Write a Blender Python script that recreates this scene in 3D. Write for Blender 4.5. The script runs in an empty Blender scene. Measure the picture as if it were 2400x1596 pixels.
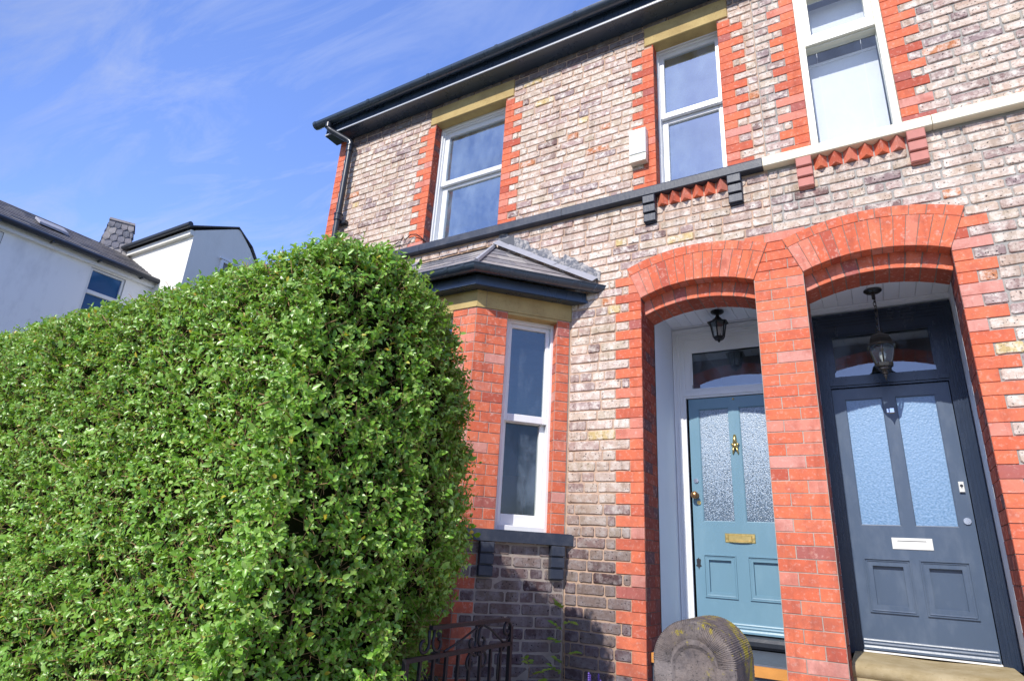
import bpy, math, random
import numpy as np
from mathutils import Vector, Matrix
random.seed(7); RS = np.random.RandomState(11)
SC = bpy.context.scene
COL = SC.collection
U = random.uniform
rad = math.radians

# ------------------------------------------------------------------ helpers
ORG = {}
def world_org(o):
    return ORG.get(o.name, Vector((0, 0, 0))) if o else Vector((0, 0, 0))

class MB:
    """collects shapes (world coordinates) and links them as one mesh object"""
    def __init__(s): s.v = []; s.f = []; s.m = []
    def add(s, vs, fs, m=0):
        b = len(s.v); s.v.extend([tuple(p) for p in vs])
        for f in fs: s.f.append([b + i for i in f]); s.m.append(m)
        return s
    def box(s, a, b, m=0):
        x0, x1 = sorted((a[0], b[0])); y0, y1 = sorted((a[1], b[1])); z0, z1 = sorted((a[2], b[2]))
        return s.add([(x0,y0,z0),(x1,y0,z0),(x1,y1,z0),(x0,y1,z0),(x0,y0,z1),(x1,y0,z1),(x1,y1,z1),(x0,y1,z1)],
                     [(3,2,1,0),(4,5,6,7),(0,1,5,4),(1,2,6,5),(2,3,7,6),(3,0,4,7)], m)
    def fbox(s, F, a, b, m=0):
        """box in a frame F: a,b = (along, up, out)"""
        c = [(a[0],a[1],a[2]),(b[0],a[1],a[2]),(b[0],b[1],a[2]),(a[0],b[1],a[2]),(a[0],a[1],b[2]),(b[0],a[1],b[2]),(b[0],b[1],b[2]),(a[0],b[1],b[2])]
        return s.add([F(*p) for p in c], [(3,2,1,0),(4,5,6,7),(0,1,5,4),(1,2,6,5),(2,3,7,6),(3,0,4,7)], m)
    def bbox(s, F, a, b, bv=.006, m=0):
        """box with bevelled front edges in frame F"""
        x0,z0,o0 = a; x1,z1,o1 = b
        r = lambda i,o: [F(x0+i,z0+i,o),F(x1-i,z0+i,o),F(x1-i,z1-i,o),F(x0+i,z1-i,o)]
        return s.add(r(0,o0)+r(0,o1-bv)+r(bv,o1), [(3,2,1,0)]+[(k,(k+1)%4,4+(k+1)%4,4+k) for k in range(4)]+[(4+k,4+(k+1)%4,8+(k+1)%4,8+k) for k in range(4)]+[(8,9,10,11)], m)
    def prism(s, poly, F, o0, o1, m=0):
        n = len(poly)
        vs = [F(p[0],p[1],o0) for p in poly] + [F(p[0],p[1],o1) for p in poly]
        return s.add(vs, [list(range(n))[::-1], [n+i for i in range(n)]] + [(i,(i+1)%n,n+(i+1)%n,n+i) for i in range(n)], m)
    def tube(s, pts, r, n=10, m=0, cap=True):
        pts = [Vector(p) for p in pts]; k = len(pts); rr = r if isinstance(r, (list, tuple)) else [r]*k
        rings = []; up = None
        for i, p in enumerate(pts):
            d = (pts[min(i+1,k-1)] - pts[max(i-1,0)]).normalized()
            if up is None: up = Vector((0,0,1)) if abs(d.z) < .9 else Vector((0,1,0))
            a = d.cross(up).normalized(); up2 = a.cross(d).normalized(); up = up2
            rings.append([p + (a*math.cos(t)+up2*math.sin(t))*rr[i] for t in [2*math.pi*j/n for j in range(n)]])
        fs = [(i*n+j, i*n+(j+1)%n, (i+1)*n+(j+1)%n, (i+1)*n+j) for i in range(k-1) for j in range(n)]
        if cap: fs += [list(range(n))[::-1], [(k-1)*n+j for j in range(n)]]
        return s.add([q for R in rings for q in R], fs, m)
    def lathe(s, prof, c, n=16, m=0, rot=0):
        """prof: list of (radius, z) ; c: centre xy"""
        vs = [(c[0]+r*math.cos(2*math.pi*j/n+rot), c[1]+r*math.sin(2*math.pi*j/n+rot), z) for r, z in prof for j in range(n)]
        k = len(prof)
        fs = [(i*n+j, i*n+(j+1)%n, (i+1)*n+(j+1)%n, (i+1)*n+j) for i in range(k-1) for j in range(n)]
        fs += [list(range(n))[::-1], [(k-1)*n+j for j in range(n)]]
        return s.add(vs, fs, m)
    def build(s, name, mats, parent=None, smooth=False, auto=None):
        o = world_org(parent)
        me = bpy.data.meshes.new(name)
        me.from_pydata([(v[0]-o[0], v[1]-o[1], v[2]-o[2]) for v in s.v], [], s.f)
        if not isinstance(mats, (list, tuple)): mats = [mats]
        for m in mats: me.materials.append(m)
        me.polygons.foreach_set('material_index', s.m)
        if smooth: me.polygons.foreach_set('use_smooth', [True]*len(s.f))
        me.update()
        ob = bpy.data.objects.new(name, me); COL.objects.link(ob)
        if parent: ob.parent = parent
        ORG[ob.name] = o
        if auto:
            import bmesh
            bm = bmesh.new(); bm.from_mesh(me)
            for e in bm.edges:
                e.smooth = len(e.link_faces) == 2 and e.calc_face_angle(0) < rad(auto)
            for f in bm.faces: f.smooth = True
            bm.to_mesh(me); bm.free()
        return ob

def thing(name, loc, label, cat, group=None):
    o = bpy.data.objects.new(name, None); COL.objects.link(o); o.location = loc
    o.empty_display_size = .1; ORG[o.name] = Vector(loc)
    o['label'] = label; o['category'] = cat
    if group: o['group'] = group
    return o
def tag(o, label, cat, group=None):
    o['label'] = label; o['category'] = cat
    if group: o['group'] = group
    return o
def struct(o): o['kind'] = 'structure'; return o

def frame(o, u, n):
    o = Vector(o); u = Vector(u).normalized(); n = Vector(n).normalized()
    return lambda a, z, d=0.0: (o + u*a + n*d) + Vector((0, 0, z))
FAC = frame((0,0,0), (1,0,0), (0,-1,0))          # facade: along=x, up=z, out = towards street

# ------------------------------------------------------------------ materials
class NT:
    def __init__(s, name):
        s.m = bpy.data.materials.new(name); s.m.use_nodes = True
        s.t = s.m.node_tree; s.t.nodes.clear()
        s.out = s.n('ShaderNodeOutputMaterial')
    def n(s, typ, **k):
        nd = s.t.nodes.new(typ)
        for a, v in k.items(): setattr(nd, a, v)
        return nd
    def l(s, a, b): s.t.links.new(a, b)
    def val(s, nd, name, v): 
        if hasattr(v, 'is_output'): s.l(v, nd.inputs[name])
        else: nd.inputs[name].default_value = v
    def coord(s): return s.n('ShaderNodeNewGeometry').outputs['Position']
    def mapped(s, sc=(1,1,1), rot=(0,0,0)):
        mp = s.n('ShaderNodeMapping'); s.l(s.coord(), mp.inputs['Vector']); mp.inputs['Scale'].default_value = sc; mp.inputs['Rotation'].default_value = rot
        return mp.outputs['Vector']
    def noise(s, scale, detail=4, rough=.55, vec=None, dist=0):
        nd = s.n('ShaderNodeTexNoise'); s.l(vec if vec is not None else s.coord(), nd.inputs['Vector'])
        nd.inputs['Scale'].default_value = scale; nd.inputs['Detail'].default_value = detail; nd.inputs['Roughness'].default_value = rough; nd.inputs['Distortion'].default_value = dist
        return nd.outputs['Fac']
    def ramp(s, fac, stops, interp='LINEAR'):
        nd = s.n('ShaderNodeValToRGB'); s.l(fac, nd.inputs['Fac']); nd.color_ramp.interpolation = interp
        e = nd.color_ramp.elements
        while len(e) < len(stops): e.new(.5)
        for i, (p, c) in enumerate(stops):
            e[i].position = p; e[i].color = (*c, 1) if isinstance(c, tuple) else (c, c, c, 1)
        return nd.outputs['Color']
    def mix(s, a, b, fac, mode='MIX'):
        nd = s.n('ShaderNodeMix', data_type='RGBA', blend_type=mode)
        for nm, v in ((6, a), (7, b), (0, fac)):
            if hasattr(v, 'is_output'): s.l(v, nd.inputs[nm])
            elif nm == 0: nd.inputs[0].default_value = v
            else: nd.inputs[nm].default_value = (*v, 1)
        return nd.outputs[2]
    def math(s, op, a, b=0.0):
        nd = s.n('ShaderNodeMath', operation=op)
        for i, v in enumerate((a, b)):
            if hasattr(v, 'is_output'): s.l(v, nd.inputs[i])
            else: nd.inputs[i].default_value = v
        return nd.outputs[0]
    def island(s): return s.n('ShaderNodeNewGeometry').outputs['Random Per Island']
    def bump(s, h, strength=.5, dist=.01, normal=None):
        nd = s.n('ShaderNodeBump'); s.l(h, nd.inputs['Height']); nd.inputs['Strength'].default_value = strength; nd.inputs['Distance'].default_value = dist
        if normal is not None: s.l(normal, nd.inputs['Normal'])
        return nd.outputs['Normal']
    def pbsdf(s, col, rough=.6, normal=None, spec=.5, metal=0, coat=0, link=True):
        b = s.n('ShaderNodeBsdfPrincipled')
        if hasattr(col, 'is_output'): s.l(col, b.inputs['Base Color'])
        else: b.inputs['Base Color'].default_value = (*col, 1)
        s.val(b, 'Roughness', rough); b.inputs['Specular IOR Level'].default_value = spec; b.inputs['Metallic'].default_value = metal
        b.inputs['Coat Weight'].default_value = coat
        if normal is not None: s.l(normal, b.inputs['Normal'])
        if link: s.l(b.outputs[0], s.out.inputs[0])
        return b
def zgrad(T, lo, hi):
    sp = T.n('ShaderNodeSeparateXYZ'); T.l(T.coord(), sp.inputs[0])
    mr = T.n('ShaderNodeMapRange'); T.l(sp.outputs[2], mr.inputs[0]); mr.inputs[1].default_value = lo; mr.inputs[2].default_value = hi
    return mr.outputs[0]

def m_common():
    T = NT('common_brick'); r = T.island()
    base = T.ramp(r, [(0,(.60,.49,.38)),(.09,(.65,.52,.44)),(.17,(.60,.48,.39)),(.25,(.55,.41,.35)),(.34,(.62,.47,.38)),(.42,(.43,.31,.29)),(.48,(.64,.50,.42)),(.56,(.35,.26,.26)),
        (.62,(.63,.50,.40)),(.69,(.53,.38,.34)),(.75,(.63,.49,.40)),(.82,(.66,.55,.46)),(.88,(.42,.31,.28)),(.93,(.26,.17,.16)),(.955,(.60,.46,.36)),(.975,(.58,.24,.12)),(.988,(.66,.50,.24))], 'CONSTANT')
    blot = T.noise(15, 6, .68)
    c = T.mix(base, (.88,.80,.72), T.ramp(blot, [(.45,0.0),(.62,.82)]))
    blot2 = T.noise(13, 5, .65, vec=T.mapped((1.0,1.0,1.7)))
    c = T.mix(c, (.40,.20,.19), T.ramp(blot2, [(.56,0.0),(.72,.60)]))
    st = T.noise(5.5, 5, .7, vec=T.mapped((1.6,1,.16)))
    c = T.mix(c, (.46,.39,.33), T.ramp(st, [(.52,0.0),(.72,.60)]), 'MULTIPLY')
    lg = T.noise(1.3, 4, .6)
    c = T.mix(c, (.68,.60,.53), T.ramp(lg, [(.44,0.0),(.68,.45)]), 'MULTIPLY')
    run = T.math('MULTIPLY', T.ramp(T.noise(3.2, 4, .6, vec=T.mapped((3.2,1,.10))), [(.48,0.0),(.62,.75)]), T.ramp(zgrad(T, 2.45, 3.02), [(0,0.0),(.98,1.0),(1,0.0)]))
    c = T.mix(c, (.38,.34,.33), run, 'MULTIPLY')
    pits = T.noise(62, 3, .6)
    c = T.mix(c, (.05,.04,.045), T.ramp(pits, [(.625,0.0),(.665,.95)]))
    low_shade = zgrad(T, -.55, 1.5)  # low bricks: own greyer tone plus hedge shade painted darker
    c = T.mix(c, (.28,.265,.31), T.ramp(low_shade, [(0,1.0),(.28,.80),(.50,.22),(.8,0.0)]), 'MULTIPLY')
    c = T.mix(c, (.20,.20,.24), T.ramp(zgrad(T, 4.79, 4.86), [(0,0.0),(1,.85)]), 'MULTIPLY')  # top courses: sooty brick plus eave shadow painted into the colour
    h = T.math('ADD', T.math('MULTIPLY', T.noise(60, 6, .7), 1.0), T.math('MULTIPLY', T.ramp(pits, [(.60,1.0),(.68,0.0)]), .5))
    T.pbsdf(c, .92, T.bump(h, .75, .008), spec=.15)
    return T.m
def m_red(name='red_brick', k=1.0, pal=None):
    T = NT(name); r = T.island()
    base = T.ramp(r, pal or [(0,(.70,.175,.085)),(.15,(.66,.15,.075)),(.30,(.73,.20,.105)),(.45,(.67,.165,.085)),(.58,(.69,.25,.18)),(.66,(.71,.185,.095)),(.76,(.65,.29,.235)),(.82,(.58,.14,.08)),(.88,(.69,.22,.14)),(.93,(.48,.105,.065)),(.97,(.42,.13,.11))], 'CONSTANT')
    n = T.noise(9, 5, .6)
    c = T.mix(base, (.42,.11,.075), T.ramp(n, [(.48,0.0),(.70,.6)]))
    c = T.mix(c, (.76,.47,.39), T.ramp(T.noise(33, 5, .7), [(.54,0.0),(.70,.62)]))
    c = T.mix(c, (.30,.10,.08), T.ramp(T.noise(48, 4, .7), [(.60,0.0),(.72,.45)]))
    c = T.mix(c, (.72,.40,.30), T.ramp(T.noise(14, 5, .7), [(.60,0.0),(.74,.45)]))
    c = T.mix(c, (.10,.03,.03), T.ramp(T.noise(140, 2, .5), [(.68,0.0),(.74,.7)]))
    st = T.noise(5.5, 5, .7, vec=T.mapped((1.6,1.6,.2)))
    c = T.mix(c, (.50,.42,.40), T.ramp(st, [(.54,0.0),(.74,.55)]), 'MULTIPLY')
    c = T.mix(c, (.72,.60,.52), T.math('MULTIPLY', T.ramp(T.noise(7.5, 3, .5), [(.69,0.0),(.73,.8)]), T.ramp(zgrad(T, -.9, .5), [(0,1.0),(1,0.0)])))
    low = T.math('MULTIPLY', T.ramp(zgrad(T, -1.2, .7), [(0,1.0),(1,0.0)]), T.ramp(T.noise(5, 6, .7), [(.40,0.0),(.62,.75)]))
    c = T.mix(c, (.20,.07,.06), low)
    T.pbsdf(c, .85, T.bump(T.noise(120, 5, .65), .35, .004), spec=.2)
    return T.m
def m_mortar(name, col):
    T = NT(name)
    c = T.mix(col, tuple(x*.6 for x in col), T.ramp(T.noise(7, 6, .7), [(.4,0.0),(.75,.8)]))
    c = T.mix(c, (.5,.5,.52), T.ramp(zgrad(T, -.9, .3), [(0,.6),(1,0.0)]), 'MULTIPLY')
    T.pbsdf(c, .95, T.bump(T.noise(90, 5, .7), .8, .006), spec=.1)
    return T.m
def m_paint(name, col, rough=.4, worn=None, amt=.5, streak=True, bump=.25, spec=.5, scale=6):
    T = NT(name)
    v = T.mapped((1,1,.35)) if streak else None
    n = T.noise(scale, 6, .65, vec=v)
    c = T.mix(col, worn if worn else tuple(x*.75 for x in col), T.ramp(n, [(.45,0.0),(.75,amt)]))
    h = T.noise(70, 5, .7, vec=T.mapped((1,1,.16)))
    rr = T.math('ADD', T.math('MULTIPLY', n, .25), rough-.12)
    T.pbsdf(c, rr, T.bump(h, bump, .003), spec=spec)
    return T.m
def m_stone(name, col, dark, scale=5, rough=.9):
    T = NT(name)
    c = T.mix(col, dark, T.ramp(T.noise(scale, 6, .65), [(.38,0.0),(.72,.85)]))
    c = T.mix(c, tuple(x*.5 for x in dark), T.ramp(T.noise(70, 3, .6), [(.62,0.0),(.72,.5)]))
    T.pbsdf(c, rough, T.bump(T.noise(60, 6, .7), .5, .006), spec=.2)
    return T.m
def m_slate(name='slate', k=1.0):
    T = NT(name); r = T.island()
    c = T.ramp(r, [(0,(.20*k,.19*k,.21*k)),(.2,(.31*k,.28*k,.275*k)),(.4,(.14*k,.14*k,.16*k)),(.6,(.25*k,.225*k,.23*k)),(.8,(.36*k,.33*k,.315*k))], 'CONSTANT')
    c = T.mix(c, (.40*k,.39*k,.36*k), T.ramp(T.noise(22, 6, .7), [(.50,0.0),(.68,.6)]))
    c = T.mix(c, (.07*k,.07*k,.08*k), T.ramp(T.noise(9, 5, .7), [(.52,0.0),(.72,.7)]))
    T.pbsdf(c, .65, T.bump(T.noise(80, 5, .65), .5, .004), spec=.4)
    return T.m
def m_glass(name='window_glass', fac=.34, tint=(.72,.80,.86), smear=.25):
    T = NT(name)
    g = T.n('ShaderNodeBsdfGlossy'); g.inputs['Roughness'].default_value = .015; g.inputs['Color'].default_value = (.80,.89,.92,1)
    T.l(T.bump(T.noise(1.6, 2, .5), .05, .02), g.inputs['Normal'])
    tr = T.n('ShaderNodeBsdfTransparent'); tr.inputs['Color'].default_value = (*tint, 1)
    ge = T.n('ShaderNodeNewGeometry'); dt = T.n('ShaderNodeVectorMath', operation='DOT_PRODUCT'); T.l(ge.outputs['Normal'], dt.inputs[0]); T.l(ge.outputs['Incoming'], dt.inputs[1])
    f = T.math('ADD', T.math('MULTIPLY', T.math('POWER', T.math('SUBTRACT', 1.0, T.math('ABSOLUTE', dt.outputs['Value'])), 4.0), .6), fac)
    mx = T.n('ShaderNodeMixShader'); T.l(f, mx.inputs[0]); T.l(tr.outputs[0], mx.inputs[1]); T.l(g.outputs[0], mx.inputs[2])
    # dust and dried drops outside; the blue tint paints in sky reflection
    df = T.n('ShaderNodeBsdfDiffuse'); df.inputs['Color'].default_value = (.42,.54,.70,1)
    d = T.ramp(T.noise(3.2, 6, .7, vec=T.mapped((1,1,.5))), [(.42,.02),(.75,smear)])
    sp = T.ramp(T.noise(70, 2, .5), [(.74,0.0),(.78,.5)])
    dd = T.math('MAXIMUM', d, sp)
    m2 = T.n('ShaderNodeMixShader'); T.l(dd, m2.inputs[0]); T.l(mx.outputs[0], m2.inputs[1]); T.l(df.outputs[0], m2.inputs[2])
    T.l(m2.outputs[0], T.out.inputs[0])
    return T.m
def m_frosted(name, lo, hi, scale, thr, bump, rough, voro=False):
    wd = .18 if voro else .07
    T = NT(name)
    vec = T.mapped((1, .05, 1))
    if voro:
        nd = T.n('ShaderNodeTexVoronoi', feature='SMOOTH_F1'); T.l(vec, nd.inputs['Vector']); nd.inputs['Scale'].default_value = scale; nd.inputs['Smoothness'].default_value = .6
        h = T.math('ADD', nd.outputs['Distance'], T.math('MULTIPLY', T.noise(scale*.5, 2, .5, vec=vec), .8))
        n = T.noise(scale*.9, 2, .5, vec=vec)
    else:
        n = T.noise(scale, 2, .5, vec=vec); h = n
    g = zgrad(T, .30, 1.0)  # paler upwards: sky and street reflections put into the colour
    thr_n = T.math('ADD', n, T.math('MULTIPLY', T.math('SUBTRACT', g, .5), .20))
    c = T.mix(lo, hi, T.ramp(thr_n, [(thr-wd,0.0),(thr+wd,1.0)]))
    b = T.pbsdf(c, rough, T.bump(h, bump, .012), spec=.8)
    return T.m
def m_metal(name, col, rough=.3):
    T = NT(name)
    c = T.mix(col, tuple(x*.45 for x in col), T.ramp(T.noise(14, 4, .6), [(.5,0.0),(.8,.5)]))
    T.pbsdf(c, T.math('ADD', T.math('MULTIPLY', T.noise(30, 3, .5), .3), rough-.1), metal=1)
    return T.m
def m_leaf(name, ramp, rough=.38, trans=.25):
    T = NT(name); r = T.island()
    c = T.ramp(r, ramp, 'LINEAR')
    c = T.mix(c, tuple(x*.6 for x in ramp[0][1]), T.ramp(T.noise(2.5, 3, .6), [(.42,0.0),(.7,.5)]))
    b = T.pbsdf(c, rough, spec=.6, link=False)
    t = T.n('ShaderNodeBsdfTranslucent'); T.l(T.mix(c, (.45,.60,.04), .45), t.inputs['Color'])
    mx = T.n('ShaderNodeMixShader'); mx.inputs[0].default_value = trans
    T.l(b.outputs[0], mx.inputs[1]); T.l(t.outputs[0], mx.inputs[2]); T.l(mx.outputs[0], T.out.inputs[0])
    return T.m
def m_plain(name, col, rough=.8, **k):
    T = NT(name); c = T.mix(col, tuple(x*.7 for x in col), T.ramp(T.noise(k.get('scale', 8), 5, .65), [(.4,0.0),(.75,k.get('amt', .6))]))
    T.pbsdf(c, rough, T.bump(T.noise(k.get('bs', 40), 4, .6), k.get('bump', .3), .004), spec=k.get('spec', .4)); return T.m

M = {}
M['common'] = m_common(); M['red'] = m_red(); M['red_soffit'] = m_red('soffit_red_brick', 1, [(0,(.50,.12,.07)),(.3,(.40,.10,.06)),(.6,(.55,.13,.07)),(.8,(.34,.09,.06))]); M['red_dark'] = m_red('shaded_red_brick', 1, [(0,(.36,.075,.045)),(.25,(.22,.07,.06)),(.45,(.42,.085,.045)),(.6,(.16,.075,.08)),(.8,(.30,.06,.04))])  # soffit and reveal copies darkened: their shade is put into the colour
M['mort_l'] = m_mortar('buff_mortar', (.60,.42,.31)); M['mort_r'] = m_mortar('grey_mortar', (.42,.40,.37)); M['mort_red'] = m_mortar('thin_mortar', (.32,.23,.19))
M['mort_pier'] = m_mortar('pale_mortar', (.50,.42,.36))
M['black'] = m_paint('black_paint', (.022,.027,.038), .33, worn=(.05,.055,.065), amt=.5)
M['gloss_black'] = m_paint('gloss_black_paint', (.030,.048,.078), .28, worn=(.05,.065,.09), amt=.5, spec=.8)
M['bead'] = m_paint('bead_highlight', (.50,.53,.58), .4)  # pale bead paints in the bright highlight along the fascia edge
M['masonry_black'] = m_paint('black_masonry_paint', (.030,.038,.060), .45, worn=(.075,.08,.10), amt=.9, streak=False, bump=.9, scale=9)
M['cream'] = m_paint('cream_paint', (.80,.73,.55), .5, amt=.25); M['ledge_under'] = M['cream']
M['white'] = m_paint('white_paint', (.80,.81,.82), .35, amt=.15); M['offwhite'] = m_paint('cream_window_paint', (.80,.78,.66), .35, amt=.15)
M['plaster'] = m_paint('white_masonry_paint', (.86,.89,.95), .6, amt=.12)
M['ceil'] = m_paint('white_boards', (.86,.88,.93), .6, amt=.1)
M['teal'] = m_paint('teal_door_paint', (.145,.27,.355), .36, worn=(.19,.325,.41), amt=.7, spec=.5)
M['navy'] = m_paint('slate_blue_door_paint', (.068,.100,.158), .34, worn=(.11,.145,.205), amt=.8, spec=.6, scale=12)
M['navyframe'] = m_paint('navy_frame_paint', (.018,.03,.058), .26, worn=(.03,.045,.075), amt=.5, spec=.6)
M['stone'] = m_stone('sandstone', (.52,.39,.17), (.34,.235,.10), 4)
M['stone_step'] = m_stone('worn_step_stone', (.44,.36,.22), (.27,.20,.09), 7)
M['slate'] = m_slate(); M['slate_old'] = m_slate('old_slate', .55)
M['lead'] = m_plain('lead_flashing', (.36,.36,.40), .6, amt=.6, scale=14)
M['tar'] = m_plain('bitumen_patch', (.10,.105,.125), .7, scale=18)
M['glass'] = m_glass(fac=.50, smear=.34); M['glass_clear'] = m_glass('clear_window_glass', .10, (.95,.97,.99), .12); M['glass_low'] = m_glass('lower_bay_glass', .08, (.84,.88,.82), .36); M['glass_bay'] = m_glass('bay_window_glass', .22, (.62,.68,.70), .26); M['glass_up'] = m_glass('fanlight_glass', .24, (.60,.65,.66), .30)
M['frost'] = m_frosted('frosted_glass', (.06,.10,.15), (.30,.39,.50), 110, .50, .4, .3)
M['hammer'] = m_frosted('hammered_glass', (.13,.25,.42), (.23,.365,.56), 70, .45, .18, .30, True)
M['blind'] = m_plain('blind_fabric', (.82,.84,.87), .7, amt=.1, bump=.1)
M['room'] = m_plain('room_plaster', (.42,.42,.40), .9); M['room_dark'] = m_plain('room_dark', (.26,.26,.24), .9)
M['brass'] = m_metal('brass', (.80,.58,.22), .28); M['chrome'] = m_metal('chrome', (.80,.82,.85), .18); M['copper'] = m_metal('brown_brass', (.48,.26,.12), .3)
M['iron'] = m_plain('black_iron', (.022,.022,.028), .42, amt=.4, spec=.5, scale=30, bump=.5)
M['rustiron'] = m_plain('weathered_black_iron', (.022,.019,.024), .45, scale=20, spec=.4, bump=.6)
M['lampglass'] = m_glass('lamp_glass', .20, (.90,.95,.95), .10)
M['bulb'] = m_plain('bulb', (.8,.8,.76), .3)
M['abs'] = m_plain('white_plastic', (.80,.80,.77), .4, amt=.12, bump=.05)
M['leaf'] = m_leaf('privet_leaf', [(0,(.10,.25,.020)),(.25,(.19,.41,.035)),(.6,(.29,.53,.07)),(.86,(.38,.60,.13)),(.982,(.46,.63,.18)),(.992,(.66,.52,.04)),(1,(.62,.40,.04))], .34, .30)
M['leaf2'] = m_leaf('weed_leaf', [(0,(.20,.42,.04)),(.5,(.34,.52,.05)),(1,(.46,.58,.08))], .5, .35)
M['leaf3'] = m_leaf('fern_leaf', [(0,(.24,.27,.04)),(.5,(.38,.38,.05)),(1,(.48,.44,.08))], .6, .35)
M['flower'] = m_plain('purple_petal', (.12,.07,.36), .6)
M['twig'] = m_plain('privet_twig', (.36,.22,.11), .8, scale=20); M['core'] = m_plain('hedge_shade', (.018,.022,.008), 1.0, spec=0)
M['render_w'] = None
M['wire'] = m_plain('black_cable', (.015,.015,.018), .5)
M['tile'] = m_plain('orange_tile', (.62,.27,.06), .7, scale=10); M['greystep'] = m_plain('grey_painted_step', (.085,.10,.13), .55, amt=.7, scale=14, bump=.6)
def m_render(name, col, st):
    T = NT(name)
    c = T.mix(col, st, T.ramp(T.noise(1.1, 6, .7, vec=T.mapped((1,1,.4))), [(.50,0.0),(.72,.75)]))
    c = T.mix(c, tuple(x*.4 for x in col), T.ramp(T.noise(1.5, 4, .75), [(.66,0.0),(.76,.5)]))
    T.pbsdf(c, .9, T.bump(T.noise(30, 4, .6), .25, .01), spec=.2); return T.m
M['render_a'] = m_render('white_render', (.90,.90,.90), (.62,.62,.64)); M['render_b'] = m_render('cream_render', (.82,.80,.73), (.72,.70,.63))
M['bluepane'] = m_plain('blue_reflecting_glass', (.03,.11,.26), .06, amt=.3, spec=.8, bump=.02)
def m_post():
    T = NT('mossy_gatepost_stone')
    c = T.mix((.21,.17,.15), (.085,.075,.08), T.ramp(T.noise(16, 6, .7), [(.4,0.0),(.68,.85)]))
    g = T.n('ShaderNodeNewGeometry'); sp = T.n('ShaderNodeSeparateXYZ'); T.l(g.outputs['Normal'], sp.inputs[0])
    c = T.mix(c, (.30,.26,.24), T.ramp(T.noise(9, 4, .6), [(.5,0.0),(.66,.55)]))
    sq = T.n('ShaderNodeSeparateXYZ'); T.l(T.coord(), sq.inputs[0])
    lich = T.math('ADD', T.noise(13, 7, .8), T.math('MULTIPLY', zgrad(T, -.34, -.16), .06))
    lich = T.math('ADD', lich, T.math('MULTIPLY', T.math('ADD', sq.outputs[0], .55), .35))
    lich = T.math('ADD', lich, T.math('MULTIPLY', T.math('ADD', sq.outputs[1], 2.40), .28))
    c = T.mix(c, (.42,.34,.03), T.ramp(lich, [(.62,0.0),(.68,.85)]))
    c = T.mix(c, (.03,.03,.03), T.ramp(T.noise(130, 3, .6), [(.58,0.0),(.66,.6)]))
    T.pbsdf(c, .95, T.bump(T.noise(75, 6, .75), .9, .006), spec=.15); return T.m
M['post'] = m_post()
def m_ground(name, a, b, sc=3, bs=40):
    T = NT(name); c = T.mix(a, b, T.ramp(T.noise(sc, 8, .7), [(.35,0.0),(.7,1.0)])); T.pbsdf(c, .95, T.bump(T.noise(bs, 6, .7), .7, .02), spec=.1); return T.m
M['soil'] = m_ground('garden_soil', (.07,.05,.035), (.11,.085,.055)); M['asphalt'] = m_ground('asphalt', (.05,.05,.052), (.075,.075,.075), 2, 90)
M['paving'] = m_ground('paving', (.50,.48,.45), (.40,.385,.36)); M['gravel'] = m_ground('bounce_gravel', (.46,.43,.38), (.36,.34,.30)); M['grass'] = m_ground('rough_ground', (.05,.08,.025), (.09,.10,.04), .6, 9)  # paving and gravel lightened to bounce sun into the porches

# ------------------------------------------------------------------ bricks
def brick_c(mb, F, x0, x1, z0, z1, m=0):
    w = x1-x0; h = z1-z0; dn = U(-.003,.0035); j = lambda a=.0024: U(-a,a)
    c = [min(U(.004,.013), h*.3, w*.3) for _ in range(4)]
    P = [(x0+c[0], z0+j())]
    if w > .08: P += [(x0+w*.33, z0+j()+.001), (x0+w*.66, z0+j()+.001)]
    P += [(x1-c[1], z0+j()), (x1+j(.0015), z0+c[1]), (x1+j(.0015), z1-c[2]), (x1-c[2], z1+j())]
    if w > .08: P += [(x0+w*.66, z1+j()-.001), (x0+w*.33, z1+j()-.001)]
    P += [(x0+c[3], z1+j()), (x0+j(.0015), z1-c[3]), (x0+j(.0015), z0+c[0])]
    n = len(P); cx, cz = (x0+x1)/2, (z0+z1)/2; ins = .0045
    kx = 1-ins*2/w; kz = 1-ins*2/h
    Q = [(cx+(p[0]-cx)*kx, cz+(p[1]-cz)*kz) for p in P]
    tilt = U(-.02,.02); tz = U(-.03,.03)
    vs = [F(p[0],p[1],-.014) for p in P] + [F(p[0],p[1],dn-.005) for p in P] + [F(p[0],p[1],dn+(p[0]-cx)*tilt+(p[1]-cz)*tz) for p in Q]
    fs = [(i,(i+1)%n,n+(i+1)%n,n+i) for i in range(n)] + [(n+i,n+(i+1)%n,2*n+(i+1)%n,2*n+i) for i in range(n)] + [[2*n+i for i in range(n)]]
    mb.add(vs, fs, m)
def brick_r(mb, F, x0, x1, z0, z1, m=1, out=0.0, g=.0022):
    poly = [(x0+g,z0+g),(x1-g,z0+g),(x1-g,z1-g),(x0+g,z1-g)]
    brick_p(mb, F, poly, m, out)
def brick_p(mb, F, poly, m=1, out=0.0, back=-.014, bv=.0018):
    dn = out + U(-.001,.001); n = len(poly)
    cx = sum(p[0] for p in poly)/n; cz = sum(p[1] for p in poly)/n
    poly = [(p[0]+U(-.0007,.0007), p[1]+U(-.0007,.0007)) for p in poly]
    Q = []
    for p in poly:
        d = Vector((cx-p[0], cz-p[1])); L = max(d.length, 1e-6); d = d/L*bv*1.4; Q.append((p[0]+d.x, p[1]+d.y))
    vs = [F(p[0],p[1],back) for p in poly]+[F(p[0],p[1],dn-bv) for p in poly]+[F(p[0],p[1],dn) for p in Q]
    fs = [(i,(i+1)%n,n+(i+1)%n,n+i) for i in range(n)]+[(n+i,n+(i+1)%n,2*n+(i+1)%n,2*n+i) for i in range(n)]+[[2*n+i for i in range(n)]]
    mb.add(vs, fs, m)
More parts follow.
